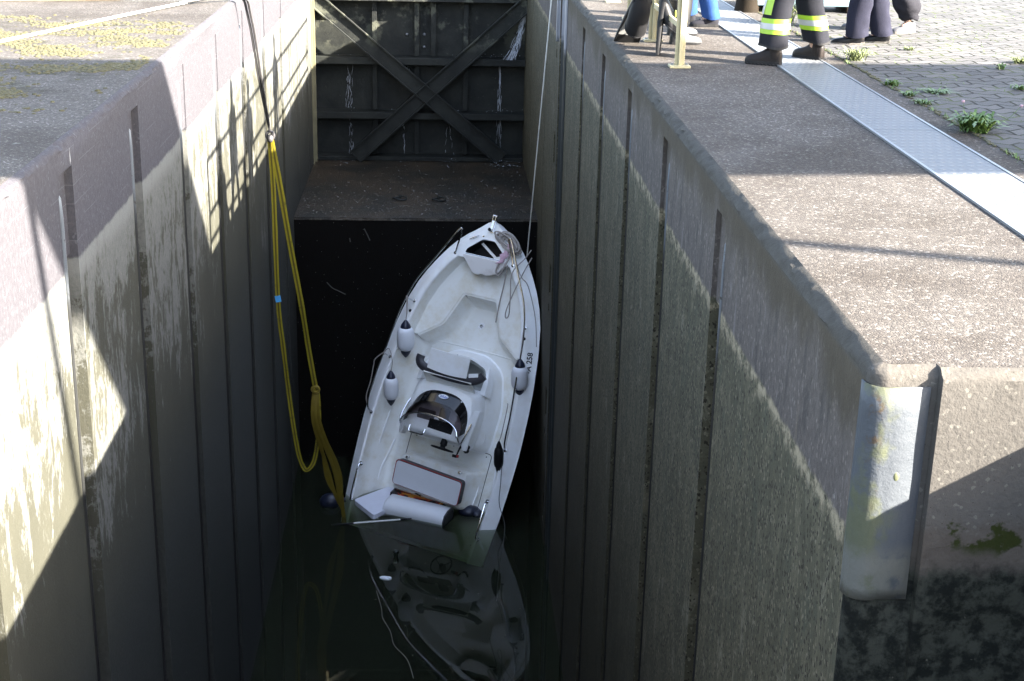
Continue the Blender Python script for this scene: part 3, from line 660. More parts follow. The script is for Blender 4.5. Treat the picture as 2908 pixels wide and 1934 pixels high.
# ================================================================= motor boat hung up on the sill, stern in the water
BM_ = Matrix(((.8645, .2591, -.4306, -.302), (-.4995, .3474, -.7936, 23.6475), (-.0561, .9012, .4297, -9.342), (0, 0, 0, 1)))
def BW(x, y, h): return BM_ @ Vector((x, y, h))
BINV = BM_.inverted()
DOWN = (BINV.to_3x3() @ Vector((0, 0, -1))).normalized()
boat = thing('motorboat', 'white open motorboat hanging steeply by its bow with the stern sunk in the lock water', 'boat', BM_)
BT = [(5.345, 0.0), (5.335, .05), (5.30, .125), (5.2, .29), (5.05, .50), (4.9, .655), (4.74, .79), (4.5, .955), (4.24, 1.11), (4.0, 1.225), (3.68, 1.335), (3.4, 1.395), (3.17, 1.44), (2.6, 1.515), (2.06, 1.56), (1.4, 1.58), (.8, 1.565), (.3, 1.535), (-.1, 1.50), (-.6, 1.45)]
def B(y): return table(BT, y)
def I(y): return B(y) - table([(4.8, .39), (4.4, .345), (3.8, .31), (3.0, .30), (2.4, .26), (0, .22), (-.6, .20)], y)
def keel(y): return table([(5.345, .02), (5.3, .12), (5.1, .30), (4.8, .48), (4.2, .70), (3.5, .85), (2.5, .95), (-.6, .98)], y)
ys = [-.6, -.3, 0, .3, .6, 1, 1.4, 1.8, 2.2, 2.6, 2.9, 3.17, 3.4, 3.68, 3.85, 4.0, 4.12, 4.24, 4.37, 4.5, 4.62, 4.74, 4.82, 4.9, 4.98, 5.05, 5.13, 5.2, 5.25, 5.30, 5.335, 5.345]
m = MB(); rings = []
for y in ys:
    b = max(B(y), .004); k = keel(y); q = min(1, b / .9)
    half = [(0, -k), (.5 * b, -k * .80), (.80 * b, -k * .55), (.905 * b, -k * .38), (.945 * b, -.12 * q), (b - .028 * q, -.045), (b + .0, -.04), (b + .012 * q, -.022), (b + .010 * q, -.004), (b - .012 * q, .006)]
    rings.append([(-x, y, h) for x, h in half[:0:-1]] + [(x, y, h) for x, h in half])
m.loft(rings, False); m.poly([Vector(p) for p in rings[0]])
hull = m.build('hull', M['gel'], boat, smooth=True, angle=32)
# gunwale moulding (both sides) joined to the bow deck
def gun(y):
    b = max(B(y), .004); q = min(1, b / .8)
    return [(b - .012 * q, .006), (b - .05 * q, .036), (b - .185 * q, .122), (b - .205 * q, .132), (b - .225 * q, .137)]
m = MB()
for sg in (-1, 1):
    rg = []
    for y in ys:
        if y > 4.62: 
            pr = gun(y); rg.append([(sg * x, y, h) for x, h in pr] + [(sg * pr[-1][0], y, h_) for h_ in (.137, .137, .137)]); continue
        i = I(y); pr = gun(y) + [(i + .025, .148), (i + .006, .143), (i - .004, .12)]
        rg.append([(sg * x, y, h) for x, h in pr])
    m.loft(rg, False)
m.build('gunwale', M['gel'], boat, smooth=True, angle=60)
# bow deck plate with the anchor locker opening
def fill(outer, inner, h, name, mat, parent, hfun=None):
    bm = bmesh.new(); es = []
    for loop in (outer, inner):
        if not loop: continue
        vs = [bm.verts.new((p[0], p[1], h if hfun is None else hfun(p[0], p[1]))) for p in loop]
        es += [bm.edges.new((vs[i], vs[(i + 1) % len(vs)])) for i in range(len(vs))]
    bmesh.ops.triangle_fill(bm, edges=es, use_beauty=True, use_dissolve=False)
    bmesh.ops.recalc_face_normals(bm, faces=bm.faces)
    me = bpy.data.meshes.new(name); bm.to_mesh(me); bm.free(); me.materials.append(mat); o = bpy.data.objects.new(name, me); COL.objects.link(o); o.parent = parent; return o
ydk = [4.60, 4.74, 4.82, 4.9, 4.98, 5.05, 5.13, 5.2, 5.25, 5.30]
rt = [(gun(y)[-1][0] + .004, y) for y in ydk]
outer = [(-x, y) for x, y in rt] + [(0, 5.333)] + rt[::-1]
locker = fillet([(-.40, 4.685), (-.385, 4.76), (-.12, 4.985), (.12, 4.985), (.385, 4.76), (.40, 4.685)], .045)
fill(outer, locker, .139, 'bow_deck', M['gel'], boat)
def offs(poly, d):
    c = Vector((sum(p[0] for p in poly) / len(poly), sum(p[1] for p in poly) / len(poly))); out = []
    n = len(poly)
    for i in range(n):
        p = Vector(poly[i]); a = Vector(poly[i - 1]); b = Vector(poly[(i + 1) % n]); t = (b - a)
        if t.length < 1e-6: out.append(tuple(p)); continue
        t.normalize(); nn = Vector((t.y, -t.x))
        if nn.dot(p - c) < 0: nn = -nn
        out.append(tuple(p + nn * d))
    return out
m = MB(); m.loft([[(x, y, .139) for x, y in locker], [(x, y, .146) for x, y in offs(locker, .018)], [(x, y, .140) for x, y in offs(locker, .034)]], True); m.build('locker_rim', M['gel'], boat, smooth=True)
m = MB(); lk = offs(locker, -.004); lo = [(x * .9, y) for x, y in lk]; m.loft([[(x, y, .139) for x, y in locker], [(x, y, .10) for x, y in lk], [(x, y, -.10) for x, y in lo]], True); m.poly([(x, y, -.10) for x, y in lo]); lkr = m.build('anchor_locker', M['black'], boat, smooth=True)
m = MB(); m.box((.02, 4.80, -.01), (.70, .045, .03), Matrix.Rotation(R(-32), 3, 'Z')); m.build('locker_strut', M['gel'], boat)
m = MB(); m.box((.25, 4.74, .0), (.26, .06, .02), Matrix.Rotation(R(24), 3, 'Z')); m.build('locker_strut', M['gel'], boat)
# open locker lid hanging aft
lidp = fillet([(-.45, 4.655), (.46, 4.655), (.30, 4.43), (.07, 4.345), (.035, 4.375), (-.03, 4.375), (-.055, 4.345), (-.17, 4.345)], .05, 3)
m = MB(); m.prism(lidp, .022, Matrix.Translation((0, 4.655, .135)) @ Matrix.Rotation(R(16), 4, 'X') @ Matrix.Translation((0, -4.655, 0))); m.build('locker_lid', M['lid'], boat, bevel=.007)
m = MB()
m.tube([(-.38, 4.672, .148), (.40, 4.672, .148)], .006, 6); m.build('lid_hinge', M['chrome'], boat)
# bow platform with the seating well
i_out = [(I(y) - .045, y) for y in (3.06, 3.17, 3.4, 3.68, 3.85, 4.0, 4.12, 4.24, 4.37, 4.5, 4.62)]
well = [(1.03, 3.07), (.60, 3.375), (.345, 4.0), (-.345, 4.0), (-.60, 3.375), (-1.03, 3.07)]
wf = [well[0]]
for k in range(1, 5):
    p = Vector(well[k]); a = Vector(well[k - 1]); b = Vector(well[k + 1]); p0 = p + (a - p).normalized() * .06; p1 = p + (b - p).normalized() * .06
    for t in (0, .25, .5, .75, 1): wf.append(tuple((1 - t) ** 2 * p0 + 2 * t * (1 - t) * p + t * t * p1))
wf.append(well[-1])
HB, HF = -.13, -.50
plat = i_out + [(-x, y) for x, y in i_out[::-1]] + wf[::-1]
fill(plat, None, HB, 'bow_platform', M['liner'], boat)
def inset(path, d):
    out = []
    for i, p in enumerate(path):
        a = Vector(path[max(i - 1, 0)]); b = Vector(path[min(i + 1, len(path) - 1)]); t = (b - a).normalized(); nn = Vector((-t.y, t.x))
        out.append((p[0] + nn.x * d, p[1] + nn.y * d))
    return out
m = MB(); prof = [(0, HB), (.004, HB - .012), (.036, HB - .016), (.044, HB - .035), (.13, HF + .08), (.155, HF + .025), (.20, HF)]
m.loft([[(x, y, h) for x, y in inset(wf, d)] for d, h in prof], False); m.build('seating_well', M['liner'], boat, smooth=True, angle=50)
# side liner and floor
m = MB()
for sg in (-1, 1):
    rg = []
    for y in [q for q in ys if q <= 4.62]:
        i = I(y); s = table([(4.62, 0), (3.3, 0), (3.0, 1), (-.6, 1)], y)
        pr = [(i - .004, .12), (i - .02, .06), (i - .045, HB - .02), (i - .06 - .02 * s, HB - .05), (i - .10 - .05 * s, -.33), (i - .13 - .07 * s, HF + .06), (i - .16 - .09 * s, HF + .012), (i - .24 - .1 * s, HF - .002)]
        if y >= 3.06: pr = pr[:3] + [(pr[2][0] - .001 * k, pr[2][1] - .001 * k) for k in range(5)]
        rg.append([(sg * x, y, h) for x, h in pr])
    m.loft(rg, False)
m.build('side_liner', M['liner'], boat, smooth=True, angle=50)
for sg in (-1, 1):
    m = MB(); m.tube(catmull([(sg * 1.19, 1.6, -.20), (sg * 1.22, 1.15, -.20), (sg * 1.26, .85, -.24), (sg * 1.27, .72, -.30)], 5), [.004] + [.016] * 14 + [.006], 8); m.build('side_rib', M['gel'], boat, smooth=True)
    m = MB(); m.tube(catmull([(sg * 1.05, 1.12, -.42), (sg * 1.10, .8, -.40), (sg * 1.15, .5, -.37), (sg * 1.17, -.1, -.37)], 5), [.004] + [.018] * 14 + [.018], 8); m.build('side_rib', M['gel'], boat, smooth=True)
fo = [(1.16, -.6), (1.14, 1.0), (1.05, 2.4), (.95, 3.12), (.60, 3.30), (.42, 3.92), (-.42, 3.92), (-.60, 3.30), (-.95, 3.12), (-1.05, 2.4), (-1.14, 1.0), (-1.16, -.6)]
fill(fo, None, HF + .001, 'cockpit_floor', M['liner'], boat)
m = MB(); m.tube(catmull([(-.92, 3.04, HF + .0), (-.4, 3.06, HF + .006), (.4, 3.06, HF + .006), (.92, 3.04, HF)], 6), .016, 6); m.build('floor_ridge', M['liner'], boat, smooth=True)
m = MB(); m.tube([(0, 3.5, HF), (0, 3.5, HF + .008)], .062, 18); tb = m.build('table_socket', M['gel'], boat, smooth=True)
m = MB(); m.tube([(0, 3.5, HF + .006), (0, 3.5, HF + .012)], .030, 14); m.ball((.012, 3.495, HF + .02), (.028, .016, .014), 8, 5)
for a in range(0, 360, 60): m.ball((.05 * math.cos(R(a)), 3.5 + .05 * math.sin(R(a)), HF + .009), .005, 6, 3)
m.build('socket_ring', M['chrome'], tb, smooth=True)
# ---- bow fittings
m = MB(); 
for sx in (-.026, .026): m.box((sx + .012, 5.30, .175), (.008, .30, .05))
m.box((.012, 5.24, .152), (.07, .22, .008)); m.tube([(-.03, 5.43, .17), (.054, 5.43, .17)], .026, 10); m.tube([(.012, 5.43, .17), (.03, 5.47, .19)], .015, 6); m.ball((-.015, 5.17, .18), .03, 8, 5)
m.build('anchor_roller', M['chrome'], boat, smooth=True)
m = MB(); m.ball((-.022, 5.175, .20), .032, 10, 6); m.build('roller_knob', M['black'], boat, smooth=True)
def cleat(x, y, h, ang, L=.2):
    m = MB(); d = Vector((math.cos(R(ang)), math.sin(R(ang)), 0)); c = Vector((x, y, h)); m.tube([c - d * L / 2 + Vector((0, 0, .03)), c - d * .04 + Vector((0, 0, .034)), c + d * .04 + Vector((0, 0, .034)), c + d * L / 2 + Vector((0, 0, .03))], [.007, .011, .011, .007], 8)
    for s_ in (-1, 1): m.tube([c + d * .03 * s_, c + d * .03 * s_ + Vector((0, 0, .034))], .009, 6)
    m.build('cleat', M['chrome'], boat, smooth=True)
cleat(-.285, 4.985, .140, 32); cleat(.31, 4.96, .140, -34)
m = MB(); m.tube([(-.135, 5.03, .145), (-.11, 5.05, .145)], .012, 6); m.build('deck_clip', M['chrome'], boat)
m = MB()   # raised lip of the forepeak moulding
m.tube([(-.02, 5.30, .139), (-.075, 5.06, .141), (-.14, 5.035, .141)], .006, 6); m.build('deck_seam', M['gel'], boat, smooth=True)
# ---- side rails, stanchions and stern handles
for sg in (-1, 1):
    P = [(.585, 4.64, .14), (.55, 4.78, .20), (.475, 5.03, .335), (.475, 5.06, .35), (.50, 5.065, .355), (.56, 4.985, .355), (.85, 4.44, .36), (1.09, 3.99, .36), (1.24, 3.44, .36), (1.315, 2.75, .36), (1.385, 2.1, .36), (1.40, 1.75, .35), (1.395, 1.56, .29), (1.375, 1.47, .14)]
    m = MB(); m.tube(catmull([(sg * x, y, h) for x, y, h in P], 6), .0155, 8); rail = m.build('side_rail', M['chrome'], boat, smooth=True)
    for (x, y, xr, yr) in ((1.13, 3.62, 1.19, 3.62), (1.31, 2.53, 1.335, 2.56)):
        m = MB(); m.tube([(sg * x, y, .14), (sg * xr, yr, .35)], .013, 8); m.build('stanchion', M['chrome'], rail, smooth=True)
    for (x, y) in ((.585, 4.64), (1.13, 3.62), (1.31, 2.53), (1.375, 1.47)):
        m = MB(); m.tube([(sg * x, y, .136), (sg * x, y, .150), (sg * x, y, .156)], [.034, .03, .016], 10); m.build('rail_foot', M['chrome'], rail, smooth=True)
    m = MB(); m.tube(catmull([(sg * 1.30, .53, .13), (sg * 1.30, .52, .19), (sg * 1.30, .42, .215), (sg * 1.295, .1, .215), (sg * 1.29, -.12, .19), (sg * 1.29, -.14, .12)], 5), .016, 8)
    for yy in (.53, -.14): m.tube([(sg * 1.30, yy, .12), (sg * 1.30, yy, .142)], .036, 10)
    m.build('grab_handle', M['chrome'], boat, smooth=True)
    m = MB()
    for yy in (3.43,): m.tube([(sg * 1.16, yy, .130), (sg * 1.16, yy, .142)], .03, 12); 
    m.build('vent_fitting', M['black'], boat, smooth=True)
    m = MB(); m.tube([(sg * 1.16, 3.43, .138), (sg * 1.16, 3.43, .145)], .04, 12, caps=False); m.build('vent_ring', M['chrome'], boat, smooth=True)

# ---- centre console: forward seat box, pod, windscreen, dash
cons = MB()
def ring(pts, h): return [(x, y, h) for x, y in pts]
foot = fillet([(-.80, 1.30), (.80, 1.30), (.83, 2.1), (.66, 2.76), (.30, 2.985), (-.30, 2.985), (-.66, 2.76), (-.83, 2.1)], .16)
mid = fillet([(-.78, 1.30), (.78, 1.30), (.80, 2.1), (.63, 2.73), (.28, 2.95), (-.28, 2.95), (-.63, 2.73), (-.80, 2.1)], .16)
top = fillet([(-.70, 1.31), (.70, 1.31), (.72, 2.1), (.60, 2.68), (.27, 2.90), (-.27, 2.90), (-.60, 2.68), (-.72, 2.1)], .14)
cons.loft([ring(offs(foot, .03), HF + .004), ring(foot, HF + .02), ring(mid, HF + .2), ring(top, -.08), ring(offs(top, -.02), -.055)], True)
console = cons.build('console', M['gel'], boat, smooth=True, angle=40)
hole = fillet([(-.52, 2.36), (.56, 2.36), (.56, 2.60), (.50, 2.74), (.22, 2.835), (-.22, 2.835), (-.48, 2.74), (-.52, 2.60)], .05)
fill(offs(top, -.018), hole, -.055, 'console_top', M['gel'], console)
m = MB(); m.loft([ring(offs(hole, .012), -.046), ring(hole, -.05), ring(hole, -.075), ring(offs(hole, -.035), -.08), ring(offs(hole, -.04), -.42)], True); m.poly(ring(offs(hole, -.04), -.42)[::-1]); m.build('seat_locker', M['hatchgrey'], console, smooth=True)
# raised flanks each side of the forward seat
for sg in (-1, 1):
    m = MB(); m.loft([[(sg * .60, 2.30, -.06), (sg * .60, 2.30, .12), (sg * .70, 2.28, .10), (sg * .76, 2.26, -.06)], [(sg * .60, 2.52, -.06), (sg * .60, 2.52, .07), (sg * .67, 2.52, .05), (sg * .735, 2.52, -.06)], [(sg * .57, 2.78, -.06), (sg * .57, 2.78, -.05), (sg * .58, 2.78, -.052), (sg * .60, 2.78, -.06)]], True, caps=True); m.build('seat_flank', M['gel'], console, smooth=True, bevel=.012)
# pod
pod = MB(); pf = fillet([(-.70, 1.33), (.70, 1.33), (.73, 1.9), (.66, 2.30), (.3, 2.34), (-.3, 2.34), (-.66, 2.30), (-.73, 1.9)], .10)
pt = fillet([(-.60, 1.34), (.60, 1.34), (.62, 1.9), (.54, 2.20), (.28, 2.275), (-.28, 2.275), (-.54, 2.20), (-.62, 1.9)], .12)
pod.loft([ring(pf, -.06), ring(offs(pf, -.01), .05), ring(pt, .20), ring(offs(pt, -.03), .225)], True); pod.poly(ring(offs(pt, -.03), .225)); podo = pod.build('helm_pod', M['gel'], console, smooth=True, angle=45)
# arms running aft from the pod on both sides
for sg in (-1, 1):
    m = MB(); m.loft([[(sg * .56, 2.0, .22), (sg * .70, 2.0, .10), (sg * .72, 2.0, -.05), (sg * .56, 2.0, -.05)], [(sg * .60, 1.34, .30), (sg * .70, 1.34, .24), (sg * .72, 1.34, .0), (sg * .60, 1.34, .0)], [(sg * .62, 1.26, .27), (sg * .70, 1.26, .22), (sg * .70, 1.26, .10), (sg * .62, 1.26, .10)]], True, caps=True); m.build('pod_arm', M['gel'], console, smooth=True, bevel=.02)
# windscreen: black lower band, smoked upper part leaning aft
def arc(x, y0, y1, h, n=22, p=2.6):
    out = []
    for i in range(n + 1):
        a = math.pi * i / n; cx = math.cos(a); sx = math.sin(a); q = 2 / p
        out.append((-x * math.copysign(abs(cx) ** q, cx), y0 + (y1 - y0) * abs(sx) ** q, h))
    return out
base = arc(.585, 1.56, 2.175, .232); mid_ = arc(.572, 1.49, 1.955, .395, p=2.5); topw = arc(.555, 1.44, 1.72, .50, p=2.3); md2 = arc(.568, 1.47, 1.90, .43, p=2.4)
m = MB(); m.loft([base, mid_], False); wb = m.build('windscreen_band', M['gloss'], console, smooth=True)
m = MB(); m.loft([mid_, md2, topw], False); m.build('windscreen', M['smoky'], console, smooth=True)
m = MB(); rl = [(-.63, 1.50, .30), (-.635, 1.44, .36), (-.60, 1.46, .46)] + [(p[0] * 1.04, p[1] + .0, p[2] + .012) for p in topw[1:-1]] + [(.62, 1.40, .47), (.63, 1.36, .40), (.65, 1.48, .36), (.665, 1.75, .25)]
m.tube(catmull(rl, 3), .0145, 8); m.tube(catmull([(-.60, 1.46, .46), (-.63, 1.62, .40), (-.63, 1.82, .30), (-.62, 1.9, .24)], 4), .0145, 8); m.build('windscreen_rail', M['chrome'], console, smooth=True)
def text_mesh(s_, size, name, mat, parent, T, ext=.001, shear=0, bold=0):
    cu = bpy.data.curves.new(name, 'FONT'); cu.body = s_; cu.size = size; cu.extrude = ext; cu.align_x = 'CENTER'; cu.align_y = 'CENTER'; cu.shear = shear; cu.offset = bold
    tmp = bpy.data.objects.new(name, cu); COL.objects.link(tmp); bpy.context.view_layer.update()
    me = bpy.data.meshes.new_from_object(tmp.evaluated_get(bpy.context.evaluated_depsgraph_get())); bpy.data.objects.remove(tmp); bpy.data.curves.remove(cu)
    me.transform(T); me.materials.clear(); me.materials.append(mat); me.name = name
    o = bpy.data.objects.new(name, me); COL.objects.link(o); o.parent = parent; return o
# the oval decal lies on the sloping black band
n_b = (Vector((0, 1.955, .395)) - Vector((0, 2.175, .232))).normalized(); upv = -n_b; xd = Vector((1, 0, 0)); nz = xd.cross(upv).normalized()
if nz.z < 0: nz = -nz
TL = Matrix(((1, upv.x, nz.x, .03), (0, upv.y, nz.y, 2.085), (0, upv.z, nz.z, .306), (0, 0, 0, 1)))
m = MB(); m.prism([(.098 * math.cos(R(a)), .048 * math.sin(R(a))) for a in range(0, 360, 15)], .003, TL); dec = m.build('decal', M['logo'], wb)
text_mesh('amby', .070, 'decal_lettering', M['logoblue'], wb, TL @ Matrix.Translation((.012, -.010, .0045)), .0006, .15, .001)
m = MB(); m.prism([(-.075, .018), (-.02, .012), (.0, .036), (.004, .03), (-.012, .006), (-.07, .010)], .0012, TL @ Matrix.Translation((0, 0, .004))); m.build('decal_flash', M['logoblue'], wb)
for sx, yy in ((-.40, 2.075), (.40, 2.075)):
    m = MB(); m.ball((sx, yy, .31), .014, 8, 5); m.build('screw_cap', M['logo'], wb, smooth=True)
# dash with instruments below the screen
m = MB(); m.loft([[(-.58, 1.40, .27), (-.58, 1.47, .30), (-.57, 1.70, .235), (-.56, 1.72, .22)], [(.58, 1.36, .27), (.58, 1.43, .30), (.57, 1.70, .235), (.56, 1.72, .22)]], False); m.build('dash', M['gel'], console, smooth=True)
m = MB(); m.prism(fillet([(-.13, 1.45), (.36, 1.45), (.36, 1.66), (-.13, 1.66)], .03), .03, Matrix.Translation((0, 0, .262)) ); m.build('instrument_panel', M['gauge'], console, bevel=.006)
m = MB()
for x in (-.42, -.30): m.prism(fillet([(x, 1.52), (x + .24, 1.52), (x + .24, 1.80), (x, 1.80)], .04), .16, Matrix.Translation((0, 0, .10)))
m.box((.12, 1.78, .26), (.20, .22, .06)); m.build('dash_box', plain('mid grey dash plastic', (.13, .12, .125), .6), console, bevel=.04)
m = MB(); m.tube(catmull([(-.47, 1.50, .27), (-.47, 1.38, .30), (-.43, 1.335, .30), (-.22, 1.335, .30), (-.17, 1.37, .30), (-.16, 1.46, .28)], 5), .014, 8); m.build('grab_handle', M['chrome'], console, smooth=True)
# steering wheel on its column
wc = Vector((.22, 1.19, .20)); ax = Vector((0, -1, .10)).normalized(); u = Vector((1, 0, 0)); w_ = ax.cross(u).normalized()
m = MB(); m.tube([wc + (u * math.cos(R(a)) + w_ * math.sin(R(a))) * .20 for a in range(0, 360, 12)], .013, 8, closed=True); wh = m.build('steering_wheel', M['black'], console, smooth=True)
m = MB()
for a in (90, 210, 330): m.tube([wc - ax * .03, wc + (u * math.cos(R(a)) + w_ * math.sin(R(a))) * .195], .010, 6)
m.build('wheel_spoke', M['chrome'], wh, smooth=True)
m = MB(); m.tube([wc - ax * .0, wc - ax * .06, wc - ax * .07, wc - ax * .20], [.045, .05, .065, .055], 12); m.build('wheel_hub', M['black'], wh, smooth=True)
m = MB(); m.tube([(.585, 1.36, .20), (.59, 1.28, .29), (.585, 1.15, .33)], [.028, .017, .014], 8); th = m.build('throttle_lever', M['black'], console, smooth=True)
m = MB(); m.box((.555, 1.135, .335), (.09, .05, .04)); m.build('throttle_grip', M['black'], th, bevel=.01)
m = MB(); m.box((.615, 1.145, .335), (.035, .05, .038)); m.build('throttle_button', M['red'], th, bevel=.008)
for yy in (1.335, 1.275):
    m = MB(); m.tube([(.69, yy, .20), (.695, yy, .225)], [.05, .052], 14, caps=False); m.tube([(.69, yy, .21), (.691, yy, .212)], .047, 14); m.build('cup_holder', M['black'], console, smooth=True)
m = MB(); m.tube(catmull([(.80, 1.62, -.12), (.815, 1.60, -.12), (.815, 1.50, -.14), (.80, 1.47, -.14)], 4), .011, 6); m.build('side_handle', M['gel'], console, smooth=True)
# forward backrest: tilted grey panel, dark rim, white board standing on it
m = MB(); m.loft([[(-.47, 2.28, .06), (.50, 2.28, .06)], [(-.47, 2.46, .33), (.50, 2.46, .33)]], False); o = m.build('backrest_panel', M['liner'], console); o.modifiers.new('solid', 'SOLIDIFY').thickness = .04
rim = catmull([(-.62, 2.70, .30), (-.625, 2.62, .30), (-.57, 2.54, .30), (-.42, 2.49, .30), (-.1, 2.455, .30), (.22, 2.45, .30), (.46, 2.47, .30), (.60, 2.53, .30), (.68, 2.62, .30)], 4)
m = MB(); m.tube(rim, [(.050, .080)] * len(rim), 10, flat=(0, 0, 1)); m.build('backrest_rim', M['darkvinyl'], console, smooth=True)
m = MB(); m.tube([(-.42, 2.43, .255), (.46, 2.41, .255)], .006, 6); m.build('backrest_piping', M['red'], console)
m = MB()
pl = [[(x, lerp(2.525, 2.505, (x + .4) / .8) - .045 * math.cos(x * 3.2), .385), (x, lerp(2.535, 2.515, (x + .4) / .8) - .045 * math.cos(x * 3.2) + .012, .372), (x, 2.865 - .02 * (x + .4), .42), (x, 2.86 - .02 * (x + .4), .435)] for x in [-.40 + .1 * k for k in range(9)]]
m.loft(pl, True, caps=True); m.build('backrest_board', M['gel'], console, smooth=True, angle=30)
m = MB(); m.box((.50, 2.575, .34), (.18, .07, .012), Matrix.Rotation(R(16), 3, 'Z')); m.build('hinge_plate', M['gel'], console)
m = MB(); m.box((-.17, 2.79, -.03), (.24, .05, .03), Matrix.Rotation(R(32), 3, 'Z')); m.build('lid_slot', M['black'], console)

# ---- aft deck hatch and helm seat
hp = fillet([(-.80, 1.33), (.88, 1.30), (.88, .30), (-.80, .30)], .07)
m = MB(); m.tube([(x, y, HF + .004) for x, y in hp], .0065, 5, closed=True); m.build('hatch_gasket', M['black'], boat)
for x, y in ((-.68, 1.27), (.1, 1.27), (.78, 1.24), (-.66, .98), (.80, .66)):
    m = MB(); m.tube([(x, y, HF + .002), (x, y, HF + .007)], .011, 8); m.build('hatch_screw', M['gauge'], boat)
sf = fillet([(-.74, .18), (.80, .18), (.86, .98), (-.74, .98)], .08); s2 = fillet([(-.64, .26), (.70, .26), (.74, .90), (-.64, .90)], .07)
m = MB(); m.loft([ring(offs(sf, .03), HF), ring(sf, HF + .02), ring(s2, -.04), ring(offs(s2, -.02), -.02)], True); m.poly(ring(offs(s2, -.02), -.02)); seat = m.build('helm_seat', M['liner'], boat, smooth=True, angle=45)
for x0 in (.80, .74):
    m = MB(); m.tube([(x0, .95, -.46), (x0 + .03, .55, -.40), (x0 + .0, .22, -.38)], [.006, .016, .016], 8); m.build('seat_rib', M['gel'], seat, smooth=True)
CT = Matrix.Translation((.075, .555, .10)) @ Matrix.Rotation(R(-3), 4, 'Z') @ Matrix.Rotation(R(13), 4, 'X')
cq = fillet([(-.68, -.225), (.68, -.225), (.68, .225), (-.68, .225)], .075, 5)
m = MB(); m.prism(cq, .15, CT @ Matrix.Translation((0, 0, -.11))); m.build('seat_cushion', M['darkvinyl'], seat, bevel=.012)
m = MB(); m.tube([tuple(CT @ Vector((x, y, .044))) for x, y in cq], .008, 6, closed=True); m.build('cushion_piping', M['red'], seat, smooth=True)
m = MB(); m.prism(offs(cq, -.008), .012, CT @ Matrix.Translation((0, -.012, .040))); m.build('cushion_cover', M['vinyl'], seat, bevel=.008)
for x in (-.50, .58):
    m = MB(); m.box((x, .865, -.012), (.07, .04, .02)); m.tube([(x - .02, .865, .0), (x + .02, .865, .0)], .012, 6); m.build('seat_hinge', M['chrome'], seat)
# registration on the starboard flare
up = Vector((.185 - .05, 0, -(.122 - .036))).normalized() * -1; nn = Vector((0, 1, 0)).cross(up).normalized()
yr = 3.04; bx = B(yr); tilt = -math.atan2(B(2.75) - B(3.35), .6) * -1
xdir = Vector((B(3.35) - B(2.75), .6, 0)).normalized(); nn = xdir.cross(up).normalized(); up2 = nn.cross(xdir)
TR = Matrix(((xdir.x, up2.x, nn.x, bx - .105), (xdir.y, up2.y, nn.y, yr), (xdir.z, up2.z, nn.z, .074), (0, 0, 0, 1)))
text_mesh('-A 258', .135, 'registration', M['letter'], hull, TR @ Matrix.Translation((0, 0, .003)), .001, 0, .003)

# ================================================================= things hung on the boat and floating round it
def fender(x, y, h, L, r, label, white, cap, laces, group='fenders tied along the boat', ry=None):
    c = BW(x, y, h); zax = -(BM_.to_3x3() @ DOWN); T = Matrix.Translation(c)
    f = thing('fender', label, 'fender', T, group)
    Lc = L * .20
    def prof(t):   # t 0..1 top to bottom
        return r * (1 - abs(2 * t - 1) ** 5 * .42)
    tz = [0, .03, .08, .16, .3, .5, .7, .84, .92, .97, 1]
    zt, zb = -Lc * .98, -(L - Lc * .95)
    rings = [[(prof(t) * math.cos(2 * math.pi * k / 20), prof(t) * math.sin(2 * math.pi * k / 20), lerp(zt, zb, t)) for k in range(20)] for t in tz]
    m = MB(); m.loft(rings, True, caps=True); m.build('fender_body', white, f, smooth=True)
    for s_, z0 in ((1, zt), (-1, zb)):
        m = MB(); q = prof(0) * 1.035; pr = [(q, -.004), (q * 1.01, .012), (q * .86, Lc * .38), (q * .55, Lc * .70), (q * .30, Lc * .92), (q * .17, Lc * 1.0), (q * .14, Lc * 1.02)]
        m.loft([[(a * math.cos(2 * math.pi * k / 20), a * math.sin(2 * math.pi * k / 20), z0 + s_ * hh) for k in range(20)] for a, hh in pr], True, caps=True); m.build('fender_cap', cap, f, smooth=True)
    for pts in laces:
        m = MB(); P = [T.inverted() @ BW(*p) for p in pts]; m.tube(catmull([Vector((0, 0, -Lc * .12))] + P, 4), .0085, 6); m.build('lanyard', M['rope'], f, smooth=True)
    return f
f = fender(-1.09, 3.23, .34, .70, .158, 'clean white fender with navy caps hanging highest on the left side of the boat', M['fclean'], M['navy'], [[(-1.10, 3.36, .355), (-1.17, 3.62, .38), (-1.19, 3.66, .36), (-1.17, 3.62, .34), (-1.095, 3.34, .35)], ])
f = fender(-1.10, 2.28, .35, .66, .135, 'dirty white fender with navy caps hanging lower on the left side of the boat', M['fwhite'], M['navy'], [[(-1.12, 2.45, .36), (-1.24, 2.66, .38), (-1.34, 2.55, .37), (-1.31, 2.53, .36)]])
f = fender(1.29, 3.06, .36, .68, .150, 'scuffed white fender on the right side of the boat beside the wall', M['fwhite'], M['navy'], [[(1.27, 3.2, .37), (1.21, 3.60, .38), (1.19, 3.62, .36), (1.23, 3.5, .35)]])
f = fender(1.30, 1.60, .34, .62, .085, 'black rubber fender on the right gunwale near the helm', M['black'], M['black'], [[(1.32, 1.75, .36), (1.30, 2.2, .37), (1.28, 2.26, .37)]])
def ropething(name, label, pts, r, mat, n=6, seg=6, cat='rope', group=None):
    m = MB(); P = catmull(pts, n); c = P[0].copy(); m.tube([p - c for p in P], r, seg); o = m.build(name, mat, smooth=True); o.location = c; return tag(o, label, cat, group)
